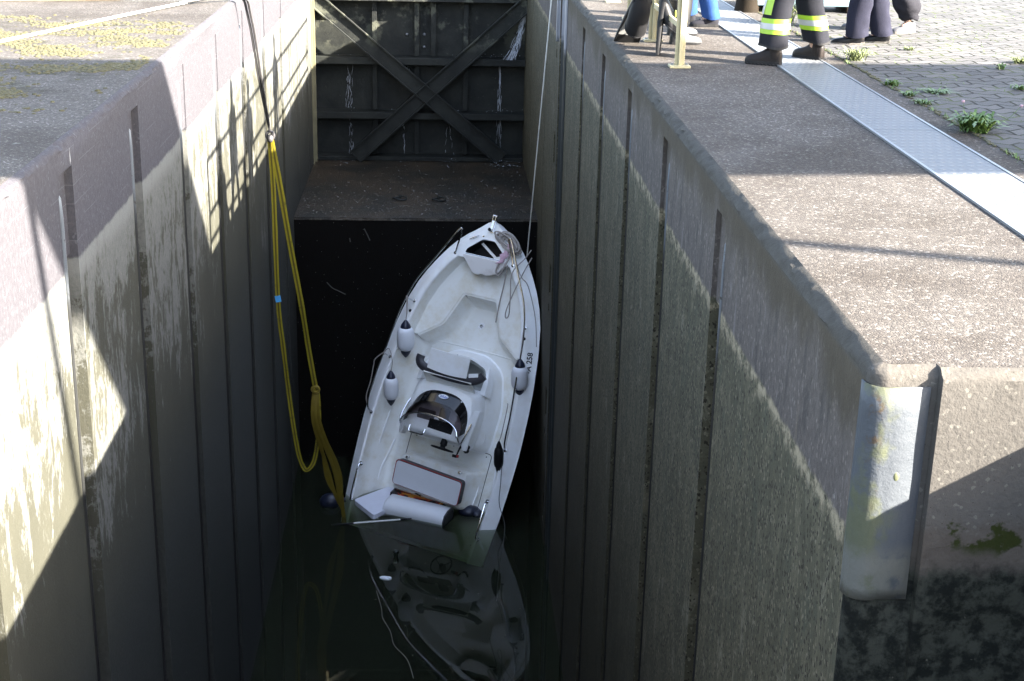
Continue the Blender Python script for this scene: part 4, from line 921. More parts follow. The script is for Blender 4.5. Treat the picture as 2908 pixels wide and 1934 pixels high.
# rope coil on the bow, with loose ends and a cloth
rnd = random.Random(11); pts = []
for k in range(150):
    a = k * .52 + .25 * math.sin(k * .37); g = k // 12; rx = .20 + .05 * math.sin(g * 2.3); ry = .095 + .035 * math.sin(g * 1.7 + 1)
    cx, cy = .41 + .045 * math.sin(g * 1.9), 5.02 + .03 * math.cos(g * 2.7)
    pts.append(BW(cx + rx * math.cos(a), cy + ry * math.sin(a) - .40 * rx * math.cos(a), .165 + .05 * (g % 5) / 4 + rnd.uniform(0, .025)))
pts += [BW(.52, 4.86, .22), BW(.46, 4.62, .2), BW(.42, 4.48, .18), BW(.36, 4.40, .16), BW(.30, 4.48, .17), BW(.33, 4.62, .18)]
ropething('mooring_rope', 'untidy coil of grey mooring rope heaped on the bow beside the open locker', pts, .0165, M['rope'], 2)
ropething('mooring_rope', 'loose grey rope end trailing from the bow coil down the bow platform', [BW(.50, 4.62, .18), BW(.475, 4.3, .06), BW(.45, 3.95, -.02), BW(.47, 3.6, -.04)], .012, M['rope'])
ropething('mooring_rope', 'doubled grey rope bight lying along the right gunwale', [BW(.85, 4.98, .14), BW(.80, 4.80, .2), BW(.66, 4.50, .25), BW(.72, 4.1, .2), BW(.74, 3.78, .1), BW(.69, 3.72, .1), BW(.70, 3.9, .16), BW(.82, 4.45, .2), BW(.90, 4.85, .14)], .010, M['rope'])
ropething('mooring_rope', 'thin grey line running down outside the right flare of the boat', [BW(.50, 4.90, .16), BW(.77, 4.50, .12), BW(.95, 4.35, .09), BW(1.22, 3.85, .05), BW(1.38, 3.35, .02)], .008, M['rope'])
m = MB(); rr = []
for k in range(9):
    t = k / 8; cpt = Vector((lerp(.47, .34, t) + .02 * math.sin(k * 2.1), lerp(4.98, 4.62, t), .215 - .03 * t)); w0 = .055 + .02 * math.sin(k * 1.7)
    rr.append([BW(cpt.x + w0 * math.cos(2 * math.pi * j / 8), cpt.y + .02 * math.sin(2 * math.pi * j / 8 + k), cpt.z + .028 * math.sin(2 * math.pi * j / 8)) for j in range(8)])
m.loft(rr, True, caps=True); tag(m.build('cloth', M['pink'], smooth=True), 'crumpled pink and white checked cloth tucked under the rope coil on the bow', 'cloth')
ropething('mooring_rope', 'pale line tied to the left side rail and looping down outside the boat', [BW(-1.31, 2.6, .36), BW(-1.48, 2.42, .34), BW(-1.50, 2.30, .3), BW(-1.53, 2.0, .2), BW(-1.56, 1.7, .14), BW(-1.38, 1.47, .18)], .009, M['rope'])
ropething('mooring_rope', 'thin dark line from the right gunwale down into the water', [BW(1.37, 1.40, .2), BW(1.46, .9, .16), BW(1.52, .55, .12), Vector((1.20, 22.8, ZW + .1)), Vector((1.06, 21.6, ZW - .03)), Vector((.98, 20.6, ZW - .1))], .006, M['roped'])
# taut white line from the boat's bow up the right wall
a = BW(.80, 4.86, .14); b = Vector((1.669, 22.0, -.216)); d = (b - a); ropething('tow_line', 'taut white line running from the bow of the boat up along the right wall', [a, a + d * .33, a + d * .66, b, a + d * 1.12], .011, M['ropew'], 2)
# yellow lifting sling on a dark rope over the left coping
S0 = Vector((-2.55, 19.15, .06)); K1 = Vector((-2.361, 20.6, -2.011)); K2 = Vector((-1.979, 22.6, -6.609)); BB = Vector((-1.624, 23.427, ZW + .0))
sr = thing('lifting_sling', 'yellow lifting sling hanging on a dark rope from the left wall down to the water', 'sling', K1)
def SV(p): return Vector(p) - K1
m = MB()
for dx in (-.02, .022): m.tube(catmull([SV((-3.2, 18.6, .03)), SV(S0 + Vector((dx, 0, 0))), SV((-2.45 + dx, 19.5, -.24)), SV((-2.405 + dx * .8, 20.1, -1.2)), SV(K1 + Vector((0, 0, .05)))], 5), .017, 6)
m.build('hanging_rope', M['roped'], sr, smooth=True)
m = MB(); m.tube([SV(K1) + Vector((.05 * math.cos(R(a)), 0, .06 * math.sin(R(a)))) for a in range(0, 360, 30)], .022, 6, closed=True); m.ball(SV(K1) + Vector((0, -.02, -.04)), (.05, .05, .06), 8, 5); m.build('sling_knot', M['roped'], sr, smooth=True)
def strap(pts, w, name, mats, stripe=False, n=8, face=(0, -1, 0)):
    P = catmull([SV(p) for p in pts], n); m = MB(); fv = Vector(face)
    rings = []
    for i, p in enumerate(P):
        t = (P[min(i + 1, len(P) - 1)] - P[max(i - 1, 0)]).normalized(); s_ = t.cross(fv); 
        if s_.length < 1e-4: s_ = Vector((1, 0, 0))
        s_.normalize(); tw = .5 * noise.noise(Vector((i * .13, w * 20, 2))); s_ = (s_ * math.cos(tw) + fv * math.sin(tw)).normalized(); th = t.cross(s_) * .004
        ww = w * (1 + .12 * noise.noise(Vector((i * .4, 5, w))))
        rings.append([p - s_ * ww + th * 0, p - s_ * ww * .33 + th, p + s_ * ww * .33 + th, p + s_ * ww, p + s_ * ww * .33 - th, p - s_ * ww * .33 - th])
    m.loft(rings, True, caps=True)
    if stripe:
        for k, f in enumerate(m.f):
            if len(f) == 4 and k % 6 in (1, 4): m.m[k] = 1
    return m.build(name, mats, sr, smooth=True, angle=70)
YM = [M['sling'], M['slingstripe']]
strap([K1, (-2.30, 20.9, -2.65), (-2.21, 21.4, -3.8), (-2.10, 21.9, -5.0), (-2.04, 22.3, -5.9), K2], .041, 'sling_strap', YM, True)
strap([K1 + Vector((-.01, 0, 0)), (-2.385, 21.0, -2.9), (-2.46, 21.8, -4.823), (-2.44, 22.2, -5.8), (-2.40, 22.6, -6.9), (-2.33, 22.9, -7.85), (-2.25, 23, -8.20), (-2.17, 23, -8.24), (-2.06, 23, -8.05), (-1.97, 22.85, -7.5), (-1.945, 22.7, -7.0), (-1.955, 22.6, -6.66), K2 + Vector((-.02, -.02, .04))], .036, 'sling_strap', YM, True)
m = MB(); m.tube([SV(K2) + Vector((.055 * math.cos(R(a)), -.03, .05 * math.sin(R(a)))) for a in range(0, 360, 30)], .026, 6, closed=True); m.build('sling_hitch', M['slingw'], sr, smooth=True)
for k, (x1, x2, y_) in enumerate(((-.05, -.09, 0), (.0, .02, -.02), (.05, .06, .02), (.02, .09, .03))):
    strap([K2 + Vector((x1 * .6, 0, -.06)), K2 + Vector((x1, y_, -.6)), K2.lerp(BB, .6) + Vector((x2, y_, 0)), K2.lerp(BB, .82) + Vector((x2 * .6, y_, 0)), BB + Vector((0, y_, .12)), BB + Vector((.01 * k, 0, -.12))], .030, 'sling_strap', M['slingw'], n=5)
strap([K2 + Vector((-.02, 0, -.5)), K2.lerp(BB, .45) + Vector((-.11, 0, 0)), K2.lerp(BB, .68) + Vector((-.14, 0, 0)), K2.lerp(BB, .80) + Vector((-.06, 0, 0)), K2.lerp(BB, .84) + Vector((0.02, 0, 0))], .026, 'sling_strap', M['slingw'], n=6)
m = MB(); m.box(SV((-2.455, 21.77, -4.80)), (.085, .03, .10), Matrix.Rotation(R(-10), 3, 'Y')); m.build('sling_tag', M['blue'], sr)
tx = Vector((.15, 0, .99)).normalized(); TS = Matrix(((tx.x, -tx.z, 0, -1.99 + 2.361 - .0), (0, 0, -1, 22.83 - 20.6), (tx.z, tx.x, 0, -7.62 + 2.011), (0, 0, 0, 1)))
text_mesh('1000 KG  WLL', .075, 'sling_lettering', M['slingstripe'], sr, TS, .001)
# floating things
def floatpoly(name, label, cat, poly, h, z, mat, bev, tilt=(0, 0)):
    c = Vector((sum(p[0] for p in poly) / len(poly), sum(p[1] for p in poly) / len(poly))); m = MB()
    m.prism(fillet([(p[0] - c.x, p[1] - c.y) for p in poly], .06, 3), h); o = m.build(name, mat, bevel=bev, bseg=3); o.location = (c.x, c.y, z); o.rotation_euler = (tilt[0], tilt[1], 0); return tag(o, label, cat)
floatpoly('seat_pad', 'soaked white seat cushion floating flat beyond the left stern', 'cushion', [(-1.47, 23.95), (-1.09, 23.30), (-.60, 23.95), (-.45, 24.55), (-.88, 24.62)], .10, ZW - .045, M['vinylaft'], .03, (R(-2), R(3)))
# bolster
A = Vector((-.86, 23.78, ZW + .07)); Bq = Vector((.24, 23.28, ZW + .03)); ax = (Bq - A).normalized(); sd = Vector((0, 0, 1)).cross(ax).normalized(); upb = ax.cross(sd)
bo = thing('bolster_cushion', 'white bolster cushion with flame patterned back floating in the sunken stern', 'cushion', (A + Bq) / 2); cc = (A + Bq) / 2
pf_ = [(-.21, -.10), (-.24, .02), (-.17, .12), (-.02, .16), (.16, .15), (.22, .08), (.22, -.10)]
m = MB(); m.loft([[(A + ax * t * (Bq - A).length + sd * (a * s_) + upb * (b * s_)) - cc for a, b in pf_] for t, s_ in ((0, .8), (.015, .97), (.05, 1), (.95, 1), (.985, .97), (1, .8))], True, caps=True); m.build('cushion_cover', M['vinyl'], bo, smooth=True, angle=55)
m = MB(); m.poly([(Bq + sd * (a * .8) + upb * (b * .8) + ax * .003) - cc for a, b in pf_]); m.loft([[(Bq + sd * (a * s_) + upb * (b * s_) + ax * q_) - cc for a, b in pf_] for s_, q_ in ((.8, .003), (1.005, -.012), (1.005, -.03))], True); m.build('cushion_end', M['darkvinyl'], bo)
m = MB(); m.loft([[(A + ax * t * 1.2 + sd * a + upb * b) - cc for a, b in ((.17, .10), (.19, .155), (.38, .16 - .05 * t), (.52, .05), (.30, -.04))] for t in (-.03, .05, .3, .55, .8)], True, caps=True); m.build('cushion_back', M['flame'], bo, smooth=True, angle=50)
m = MB(); m.tube([A + ax * .22 + sd * .36 + upb * .19 - cc, A + ax * .55 + sd * .22 + upb * .20 - cc], .014, 8); m.build('cushion_rod', M['chrome'], bo, smooth=True)
m = MB(); m.ball((.60, 23.62, ZW + .02), (.20, .15, .10), 12, 7); m.ball((.74, 23.55, ZW), (.12, .1, .07), 10, 6); tag(m.build('bag', M['navy'], smooth=True), 'dark wet bag floating at the right end of the bolster', 'bag')
m = MB(); m.ball((0, 0, 0), (.20, .15, .15), 16, 10); m.tube([(.17, 0, .02), (.27, 0, .03)], .045, 10); o = m.build('buoy', M['navy'], smooth=True); o.location = (-1.88, 23.95, ZW + .05); tag(o, 'dark navy buoy floating between the sling and the left wall', 'buoy')
bh = thing('boat_hook', 'black and white boat hook floating across the water in front of the stern', 'boat hook', (-1.1, 23.2, ZW + .01)); P0, P1 = Vector((-1.80, 23.08, ZW + .012)), Vector((-.42, 23.31, ZW + .018)); dd = P1 - P0; c0 = Vector((-1.1, 23.2, ZW + .01))
m = MB(); m.tube([P0 + dd * .27 - c0, P0 + dd * .86 - c0], .017, 8); m.build('shaft', M['ropew'], bh, smooth=True)
m = MB(); m.tube([P0 - c0, P0 + dd * .1 - c0, P0 + dd * .272 - c0], [.012, .019, .019], 8); m.tube([P0 + dd * .858 - c0, P1 - c0], [.019, .014], 8); m.build('grip', M['black'], bh, smooth=True)
ropething('thin_line', 'thin white line floating from the boat hook to the white cushion', [Vector((-1.0, 23.26, ZW + .03)), Vector((-1.06, 23.5, ZW + .03)), Vector((-1.18, 23.72, ZW + .065))], .006, M['ropew'])
ropething('thin_line', 'wavy thin white line drifting on the dark water toward the camera', [Vector((-.93, 20.75, ZW + .004)), Vector((-.83, 20.2, ZW + .004)), Vector((-.80, 19.9, ZW + .004)), Vector((-.67, 19.5, ZW + .004)), Vector((-.60, 19.1, ZW + .004)), Vector((-.40, 18.7, ZW + .004)), Vector((-.3, 18.2, ZW + .004))], .003, M['rope'])
m = MB(); m.ball((0, 0, 0), (.105, .05, .03), 14, 7); m.ball((.06, .0, .018), (.045, .03, .02), 10, 5); o = m.build('shoe', M['fclean'], smooth=True); o.location = (-.80, 21.17, ZW + .004); o.rotation_euler = (0, 0, R(-18)); tag(o, 'pale shoe sole up floating alone on the dark water', 'shoe')
m = MB(); m.tube([(0, 0, -.12), (0, 0, .0), (0, 0, .05), (0, 0, .055), (0, 0, .095), (0, 0, .10)], [.06, .035, .032, .05, .05, .03], 12); o = m.build('bottle', M['bottle'], smooth=True); o.location = (-.652, 21.95, ZW); tag(o, 'dark bottle bobbing neck up in the water behind the shoe', 'bottle')

m = MB(); rnd = random.Random(41)
for i in range(70):
    x = rnd.uniform(XL + .1, XR - .1); y = rnd.uniform(17.6, 25.8); r = rnd.uniform(.006, .018); a_ = rnd.uniform(0, 3.1)
    if BINV @ Vector((x, y, ZW)) and abs((BINV @ Vector((x, y, ZW))).x) < 1.6 and (BINV @ Vector((x, y, ZW))).z > -1.1 and y > 23: continue
    m.poly([(x + r * q * math.cos(a_ + k * 1.26), y + r * .6 * math.sin(a_ + k * 1.26), ZW + .003) for k, q in enumerate((1, .6, 1.2, .7, .9))])
tag(m.build('floating_debris', plain('dead leaf scraps', (.075, .066, .04), .8), merge=False), 'small scraps of leaf and scum floating on the dark water', 'debris', kind='stuff')
# ================================================================= people
U = 1.17        # metres to scene units
def boot_mesh(style):
    """toe towards +y, origin under the ankle; metres. returns (upper MB, sole MB, toe MB)"""
    up = MB(); so = MB(); toe = MB()
    k = {'work': 1.18, 'dress': 1.0, 'rubber': 1.12, 'trainer': 1.02}[style]
    LF = 1.06 if style == 'work' else 1.0
    st = [(-.086, .020, .075), (-.076, .031, .10), (-.045, .037, .118), (0.0, .038, .115), (.035, .039, .098), (.075, .044, .078), (.115, .048, .066), (.15, .047, .060), (.18, .040, .052), (.20, .027, .042), (.208, .012, .030)]
    if style == 'dress': st = [(y * 1.04 if y > .1 else y, w * (.93 if y < .17 else .85), h * .95) for y, w, h in st]
    st = [(y * LF, w, h) for y, w, h in st]
    rg = []
    for y, w, h in st:
        w *= k; h *= k * (1.22 if style == 'work' else 1) if style != 'dress' else 1
        ring = []
        for j in range(13):
            a = math.pi * j / 12; c, s = math.cos(a), math.sin(a); e = .72
            ring.append((w * math.copysign(abs(c) ** e, c), y, .018 + (h - .018) * abs(s) ** e))
        rg.append(ring)
    up.loft(rg, False); up.poly(rg[0]); up.poly(rg[-1][::-1])
    if style == 'rubber':
        toe.loft([[(x * 1.02, y + .001, z * 1.03) for x, y, z in r] for r in rg[4:]], False); toe.poly([(x * 1.02, y, z * 1.03) for x, y, z in rg[-1]][::-1])
    hs = {'work': .20, 'dress': .13, 'rubber': .40, 'trainer': .10}[style]
    if hs > .1: up.loft([[(.042 * k * q * math.cos(a), -.028 + .050 * k * q * math.sin(a), z) for a in [math.pi * j / 8 for j in range(16)]] for z, q in ((.06, 1.0), (.10, 1.0), (.13, .95), (.16, .98), (.2 if hs >= .2 else hs, 1.05)) + (((.3, 1.15), (hs, 1.25)) if hs > .3 else ())], True, caps=True)
    out = [(w * k * 1.07, y) for y, w, h in st]; ol = [(x, y) for x, y in out] + [(-x, y) for x, y in out[::-1]]
    hsole = {'work': .032, 'dress': .014, 'rubber': .022, 'trainer': .028}[style]
    so.loft([[(x * .97, y, 0) for x, y in ol], [(x, y, .006) for x, y in ol], [(x, y, hsole) for x, y in ol]], True, caps=True)
    if style == 'dress': so.box((0, -.055, .012), (.066, .07, .026))
    if style == 'work':
        for q in range(9): so.box((0, -.07 + q * .032, .004), (.112 * k, .013, .016))
    return up, so, toe
def person(label, feet, face, style, cloth_, rad, upper, hem=.10, bands=False, cuff=False, sleeve=None, bootm=None, solem=None, hivis_side=False, visible=True, group='people standing on the right quay', seed=1, toes=None, straight=False):
    """feet: two world ankle points with toe directions [(x, y, dx, dy), ...]"""
    rnd = random.Random(seed)
    c = Vector(((feet[0][0] + feet[1][0]) / 2, (feet[0][1] + feet[1][1]) / 2, 0)); ang = math.atan2(-face[0], face[1])
    T = Matrix.Translation(c) @ Matrix.Rotation(ang, 4, 'Z') @ Matrix.Scale(U, 4); Ti = T.inverted()
    p = thing('person', label, 'person', T, group)
    A = []
    for x, y, dx, dy in feet:
        q = Ti @ Vector((x, y, 0)); d = Ti.to_3x3() @ Vector((dx, dy, 0)); A.append((q.x, q.y, math.atan2(-d.x, d.y)))
    A.sort(key=lambda a: a[0])       # left (-x) first
    # continuous body
    V = [(0, 0, .98), (0, -.01, 1.12), (0, .0, 1.30), (0, -.01, 1.42), (0, 0, 1.50), (0, .02, 1.58), (0, .03, 1.69)]; Rd = [.13, .125, .135, .09, .055, .075, .085]; E = [(i, i + 1) for i in range(6)]
    for s_, a in ((-1, A[0]), (1, A[1])):
        o = len(V); hip = (s_ * .09, 0, .92); ank = (a[0], a[1] - .0, .09); kn = ((hip[0] + ank[0]) / 2 + s_ * .01, (hip[1] + ank[1]) / 2 + .04, .50)
        V += [hip, kn, ank, (a[0] - math.sin(a[2]) * .10, a[1] + math.cos(a[2]) * .10, .05)]; Rd += [.085, .058, .040, .032]; E += [(0, o), (o, o + 1), (o + 1, o + 2), (o + 2, o + 3)]
        o = len(V); V += [(s_ * .17, -.01, 1.40), (s_ * .235, -.02, 1.12), (s_ * .20, .12, .93), (s_ * .19, .19, .88)]; Rd += [.055, .042, .034, .028]; E += [(3, o), (o, o + 1), (o + 1, o + 2), (o + 2, o + 3)]
        w0 = o + 3
        for f in range(4):
            g = len(V); fx = s_ * .19 + (f - 1.5) * .019; L = (.062, .074, .070, .055)[f]
            V += [(fx, .225, .862), (fx, .225 + L * .5, .842), (fx, .225 + L * .75, .812)]; Rd += [.010, .0085, .0075]; E += [(w0, g), (g, g + 1), (g + 1, g + 2)]
        g = len(V); V += [(s_ * .155, .215, .875), (s_ * .140, .245, .862)]; Rd += [.011, .009]; E += [(w0, g), (g, g + 1)]
    me = bpy.data.meshes.new('body'); me.from_pydata(V, E, []); me.materials.append(M['skin']); o = bpy.data.objects.new('body', me); COL.objects.link(o); o.parent = p
    sk = o.modifiers.new('skin', 'SKIN'); sk.use_smooth_shade = True
    for sv, r in zip(me.skin_vertices[0].data, Rd): sv.radius = (r, r)
    me.skin_vertices[0].data[0].use_root = True
    ss = o.modifiers.new('sub', 'SUBSURF'); ss.levels = ss.render_levels = 1
    # face: eyes, nose, mouth, ears as one small part, and hair
    m = MB()
    m.ball((0, .112, 1.635), (.013, .020, .022), 8, 5); m.ball((0, .098, 1.585), (.026, .010, .008), 8, 5)
    for s_ in (-1, 1): m.ball((s_ * .083, .02, 1.64), (.012, .022, .032), 8, 5)
    m.build('face', M['skin'], p, smooth=True)
    m = MB()
    for s_ in (-1, 1): m.ball((s_ * .033, .100, 1.665), .011, 8, 5)
    m.build('eyes', M['gauge'], p, smooth=True)
    m = MB(); m.ball((0, .005, 1.70), (.096, .108, .085), 14, 8); m.build('hair', M['hair'], p, smooth=True)
    # trousers
    def legpath(s_, a):
        hip = Vector((s_ * .095, 0, .96)); an = Vector((a[0], a[1] - .012, hem)); kn = hip.lerp(an, .52) + Vector((s_ * .005, .03, 0))
        return hip, kn, an
    m = MB(); legs = []
    for s_, a in ((-1, A[0]), (1, A[1])):
        hip, kn, an = legpath(s_, a); N = 26; rg = []; info = []
        for i in range(N + 1):
            t = i / N; q = catmull([hip, kn, an], 1)[0] if False else ((1 - t) ** 2 * hip + 2 * t * (1 - t) * (kn * 2 - (hip + an) / 2) + t * t * an)
            r = lerp(.105, rad, min(1, t * 1.6))
            if cuff and t > .86: r = lerp(rad, rad * .66, (t - .86) / .14) * (1.12 if i % 2 else 1)
            if cuff and .70 < t <= .86: r *= 1.12
            ring = []
            for j in range(20):
                th = 2 * math.pi * j / 20
                w = .10 * noise.noise(Vector((math.cos(th) * 1.3 + seed * 3.1, math.sin(th) * 1.3 + s_ * 4, q.z * 3.2))) + (.085 + .06 * (t > .78)) * noise.noise(Vector((math.cos(th) * .9 + seed, math.sin(th) * 1.1, q.z * 11 + math.cos(th + seed) * 1.6))) * (1 if t > .35 else .4) * (.5 if straight else 1.2)
                rr = r * (1 + w); ring.append(q + Vector((rr * math.cos(th) * .93, rr * math.sin(th) * 1.06, .012 * math.sin(th * 2 + seed) if t > .9 else 0)))
            rg.append(ring); info.append((q, r))
        m.loft(rg, True); m.loft([rg[-1], [Vector((lerp(v.x, an.x, .12), lerp(v.y, an.y, .12), v.z + .03)) for v in rg[-1]]], True); legs.append((rg, info))
    m.loft([[(.165 * math.cos(2 * math.pi * j / 20), .13 * math.sin(2 * math.pi * j / 20), z) for j in range(20)] for z in (.84, .92, 1.0, 1.06)], True, caps=True)
    tr = m.build('trousers', cloth_, p, smooth=True, angle=80)
    def band(rg, z0, z1, mat, name, g):
        ii = [i for i, r in enumerate(rg) if z0 <= sum(v.z for v in r) / 20 <= z1]
        # resample ring pairs at the exact heights
        def at(z):
            for a, b in zip(rg, rg[1:]):
                za, zb = sum(v.z for v in a) / 20, sum(v.z for v in b) / 20
                if zb <= z <= za:
                    t = (z - za) / (zb - za); return [x.lerp(y, t) for x, y in zip(a, b)]
            return rg[-1]
        zz = [lerp(z1, z0, k / 3) for k in range(4)]; mm = MB(); rr = []
        for z in zz:
            r = at(z); cc = sum(r, Vector()) / 20; rr.append([cc + (v - cc) * g for v in r])
        mm.loft(rr, True); return mm.build(name, mat, tr, smooth=True, angle=80)
    if bands:
        for rg, info in legs:
            band(rg, .262, .386, M['hivis'], 'fluorescent_band', 1.045); band(rg, .300, .348, M['reflect'], 'reflective_band', 1.075)
        rg = legs[0][0]; mm = MB()   # vertical tape up the outer side of the nearer leg
        for col, w_, g in (('hivis', 3, 1.05), ('reflect', 1, 1.085)):
            mm = MB(); rr = []
            for r in rg:
                z = sum(v.z for v in r) / 20
                if z > .386: cc = sum(r, Vector()) / 20; rr.append([cc + (r[j % 20] - cc) * g for j in range(7 - w_, 7 + w_ + 1)])
            mm.loft(rr, False); mm.build('side_tape', M[col], tr, smooth=True)
        for rg, info in legs: band(rg, hem, hem + .018, M['bootsole'], 'hem', 1.03)
    # jacket
    m = MB(); m.loft([[(w * math.cos(2 * math.pi * j / 20), d * math.sin(2 * math.pi * j / 20), z) for j in range(20)] for z, w, d in ((.88, .185, .14), (1.0, .18, .145), (1.15, .185, .15), (1.30, .20, .15), (1.40, .19, .13), (1.47, .11, .09), (1.52, .07, .07))], True)
    for s_ in (-1, 1): m.tube([(s_ * .16, -.01, 1.42), (s_ * .21, -.012, 1.30), (s_ * .24, -.02, 1.12), (s_ * .21, .10, .955)], [.075, .07, .062, .052], 14)
    m.build('jacket', upper, p, smooth=True, angle=80)
    upm, som, toem = None, None, None
    for a in A:
        u_, s__, t_ = boot_mesh(style); BT_ = Matrix.Translation((a[0], a[1], 0)) @ Matrix.Rotation(a[2], 4, 'Z')
        for q in (u_, s__, t_): q.v = [tuple(BT_ @ Vector(v)) for v in q.v]
        b = u_.build('boot', bootm, p, smooth=True, angle=50); s__.build('sole', solem, b)
        if t_.v: t_.build('boot_toe', M['bootgrey'], b, smooth=True)
        if style in ('work', 'trainer', 'dress'):
            lc = MB()
            for q in range(4):
                yy = .035 + q * .022; zz = (.112 - q * .012) * (1.08 if style == 'work' else .98)
                lc.tube([tuple(BT_ @ Vector((-.022, yy, zz - .006))), tuple(BT_ @ Vector((0, yy + .012, zz))), tuple(BT_ @ Vector((.022, yy, zz - .006)))], .0035, 5)
            lc.build('laces', M['black'], b)
    return p
person('firefighter in dark baggy trousers with yellow and silver bands standing across the tread plate', [(3.27, 14.36, -.86, .42), (3.80, 14.76, -.62, .78)], (-.75, .66), 'work', M['ffpants'], .112, M['ffpants'], .150, True, bootm=M['bootbrown'], solem=M['bootsole'], seed=3, straight=True)
person('officer in creased navy trousers and black dress shoes on the paving', [(4.55, 15.985, -1, .12), (4.88, 16.15, -1, .35)], (-1, .25), 'dress', M['navycloth'], .098, M['navycloth'], .075, bootm=M['bootblack'], solem=M['soletan'], seed=5)
person('person in dark work trousers gathered at the ankle and grey trainers behind the officer', [(5.46, 17.04, -.84, -.45), (5.00, 17.35, -.9, -.1)], (-.9, -.3), 'trainer', M['greycloth'], .115, M['greycloth'], .13, cuff=True, bootm=M['shoegrey'], solem=M['soletan'], seed=8)
person('person in blue jeans and dark lace-up shoes behind the railing', [(3.19, 17.34, -1, -.1), (2.98, 17.75, -1, .1)], (-1, .1), 'trainer', M['jeans'], .085, M['greycloth'], .085, bootm=M['greycloth'], solem=M['bootsole'], seed=11)
person('person in black waders and grey toed rubber boots standing at the railing', [(2.58, 15.77, 1, .12), (2.66, 16.50, 1, .15)], (1, .1), 'rubber', M['black'], .080, M['black'], .16, bootm=M['black'], solem=M['bootsole'], seed=13, straight=True)
person('person in navy trousers farthest along the railing, at the top edge of the view', [(2.75, 20.9, -1, .1), (2.80, 21.3, -1, .1)], (-1, .05), 'dress', M['navycloth'], .098, M['navycloth'], .075, bootm=M['bootblack'], solem=M['soletan'], seed=15)
# ---- railing along the quay edge
RX = 2.325
rail = thing('railing', 'cream painted steel railing along the edge of the right quay', 'railing', (RX, 14.11, 0)); R0 = Vector((RX, 14.11, 0))
for y in (14.11, 15.97, 17.9, 19.815, 21.7, 23.6, 25.5, 27.4):
    zb = 0
    m = MB(); m.box(Vector((0, y, (1.34 + zb) / 2)) - Vector((0, 14.11, 0)), (.030, .082, 1.34 - zb)); m.box((.032, y - 14.11, (1.34 + zb) / 2), (.034, .012, 1.34 - zb)); m.box((-.032, y - 14.11, (1.34 + zb) / 2), (.034, .012, 1.34 - zb)); pst = m.build('post', M['cream'], rail, bevel=.004)
    m = MB(); m.box((0, y - 14.11, zb + .012), (.20, .15, .024)); m.build('base_plate', M['cream'], pst, bevel=.004)
    m = MB()
    for a in (-.07, .07): m.tube([(a, y - 14.11, zb + .02), (a, y - 14.11, zb + .04)], .014, 6)
    m.build('base_bolt', M['galv'], pst)
for z in (.385, .71, 1.34):
    m = MB(); m.box((0, 6.65, z), (.03, 13.3, .055)); m.build('rail', M['cream'], rail, bevel=.004)
# ---- swim fins held beside the railing
def fin(label, base, top, spin, logo):
    b, t = Vector(base), Vector(top); z = (t - b).normalized(); x = Vector((math.cos(spin), math.sin(spin), 0)); x = (x - z * x.dot(z)).normalized(); y = z.cross(x); L = (t - b).length
    T = Matrix(((x.x, y.x, z.x, b.x), (x.y, y.y, z.y, b.y), (x.z, y.z, z.z, b.z), (0, 0, 0, 1))); f = thing('swim_fin', label, 'swim fin', T, 'swim fins by the railing')
    m = MB(); m.loft([[(-w, -.006 + c_, h), (w, -.006 + c_, h), (w, .006 + c_, h), (-w, .006 + c_, h)] for h, w, c_ in ((0, .135, .0), (.10, .130, .0), (L * .45, .11, .0), (L * .75, .085, .0))], True, caps=True); m.build('blade', M['fingrey'], f, bevel=.003)
    m = MB(); m.loft([[(-w, -.009, h), (w, -.009, h), (w, .009, h), (-w, .009, h)] for h, w in ((-.005, .138), (.03, .139), (.10, .133))], True, caps=True); m.build('blade_tip', M['black'], f)
    for s_ in (-1, 1):
        m = MB(); m.tube([(s_ * .135, 0, .0), (s_ * .128, 0, .14), (s_ * .108, 0, L * .5), (s_ * .09, -.02, L * .8)], [(.016, .010), (.022, .012), (.028, .014), (.03, .016)], 8, flat=(0, 1, 0)); m.build('side_rib', M['black'], f, smooth=True)
    m = MB(); rg = []
    for h, a, d, off in ((L * .40, .115, .085, -.11), (L * .46, .12, .095, -.10), (L * .62, .115, .085, -.06), (L * .80, .095, .055, -.02), (L * .97, .07, .02, .0)):
        rg.append([(a * math.cos(2 * math.pi * k / 18), off + d * math.sin(2 * math.pi * k / 18), h + (.07 * math.sin(2 * math.pi * k / 18) if h < L * .5 else 0)) for k in range(18)])
    m.loft(rg, True); m.poly(rg[-1]); pk = m.build('foot_pocket', M['black'], f, smooth=True)
    m = MB(); m.tube([(v[0] * 1.01, v[1] * 1.01, v[2]) for v in rg[0]], .009, 6, closed=True); m.build('pocket_rim', M['black'], pk, smooth=True)
    m = MB(); m.ball((.0, -.145, L * .62), (.045, .012, .045), 14, 6) if logo else m.ball((.10, -.06, L * .36), (.03, .03, .035), 8, 5); m.build('emblem' if logo else 'strap_buckle', M['finlogo' if logo else 'finyellow'], pk, smooth=True)
    return f
fin('black swim fin with grey blade resting tip down on the quay edge', (2.02, 15.83, .005), (2.16, 15.45, .62), R(4), False)
fin('black swim fin seen edge-on with round yellow emblem, beside the railing post', (2.235, 14.93, .008), (2.26, 14.98, .66), R(78), True)
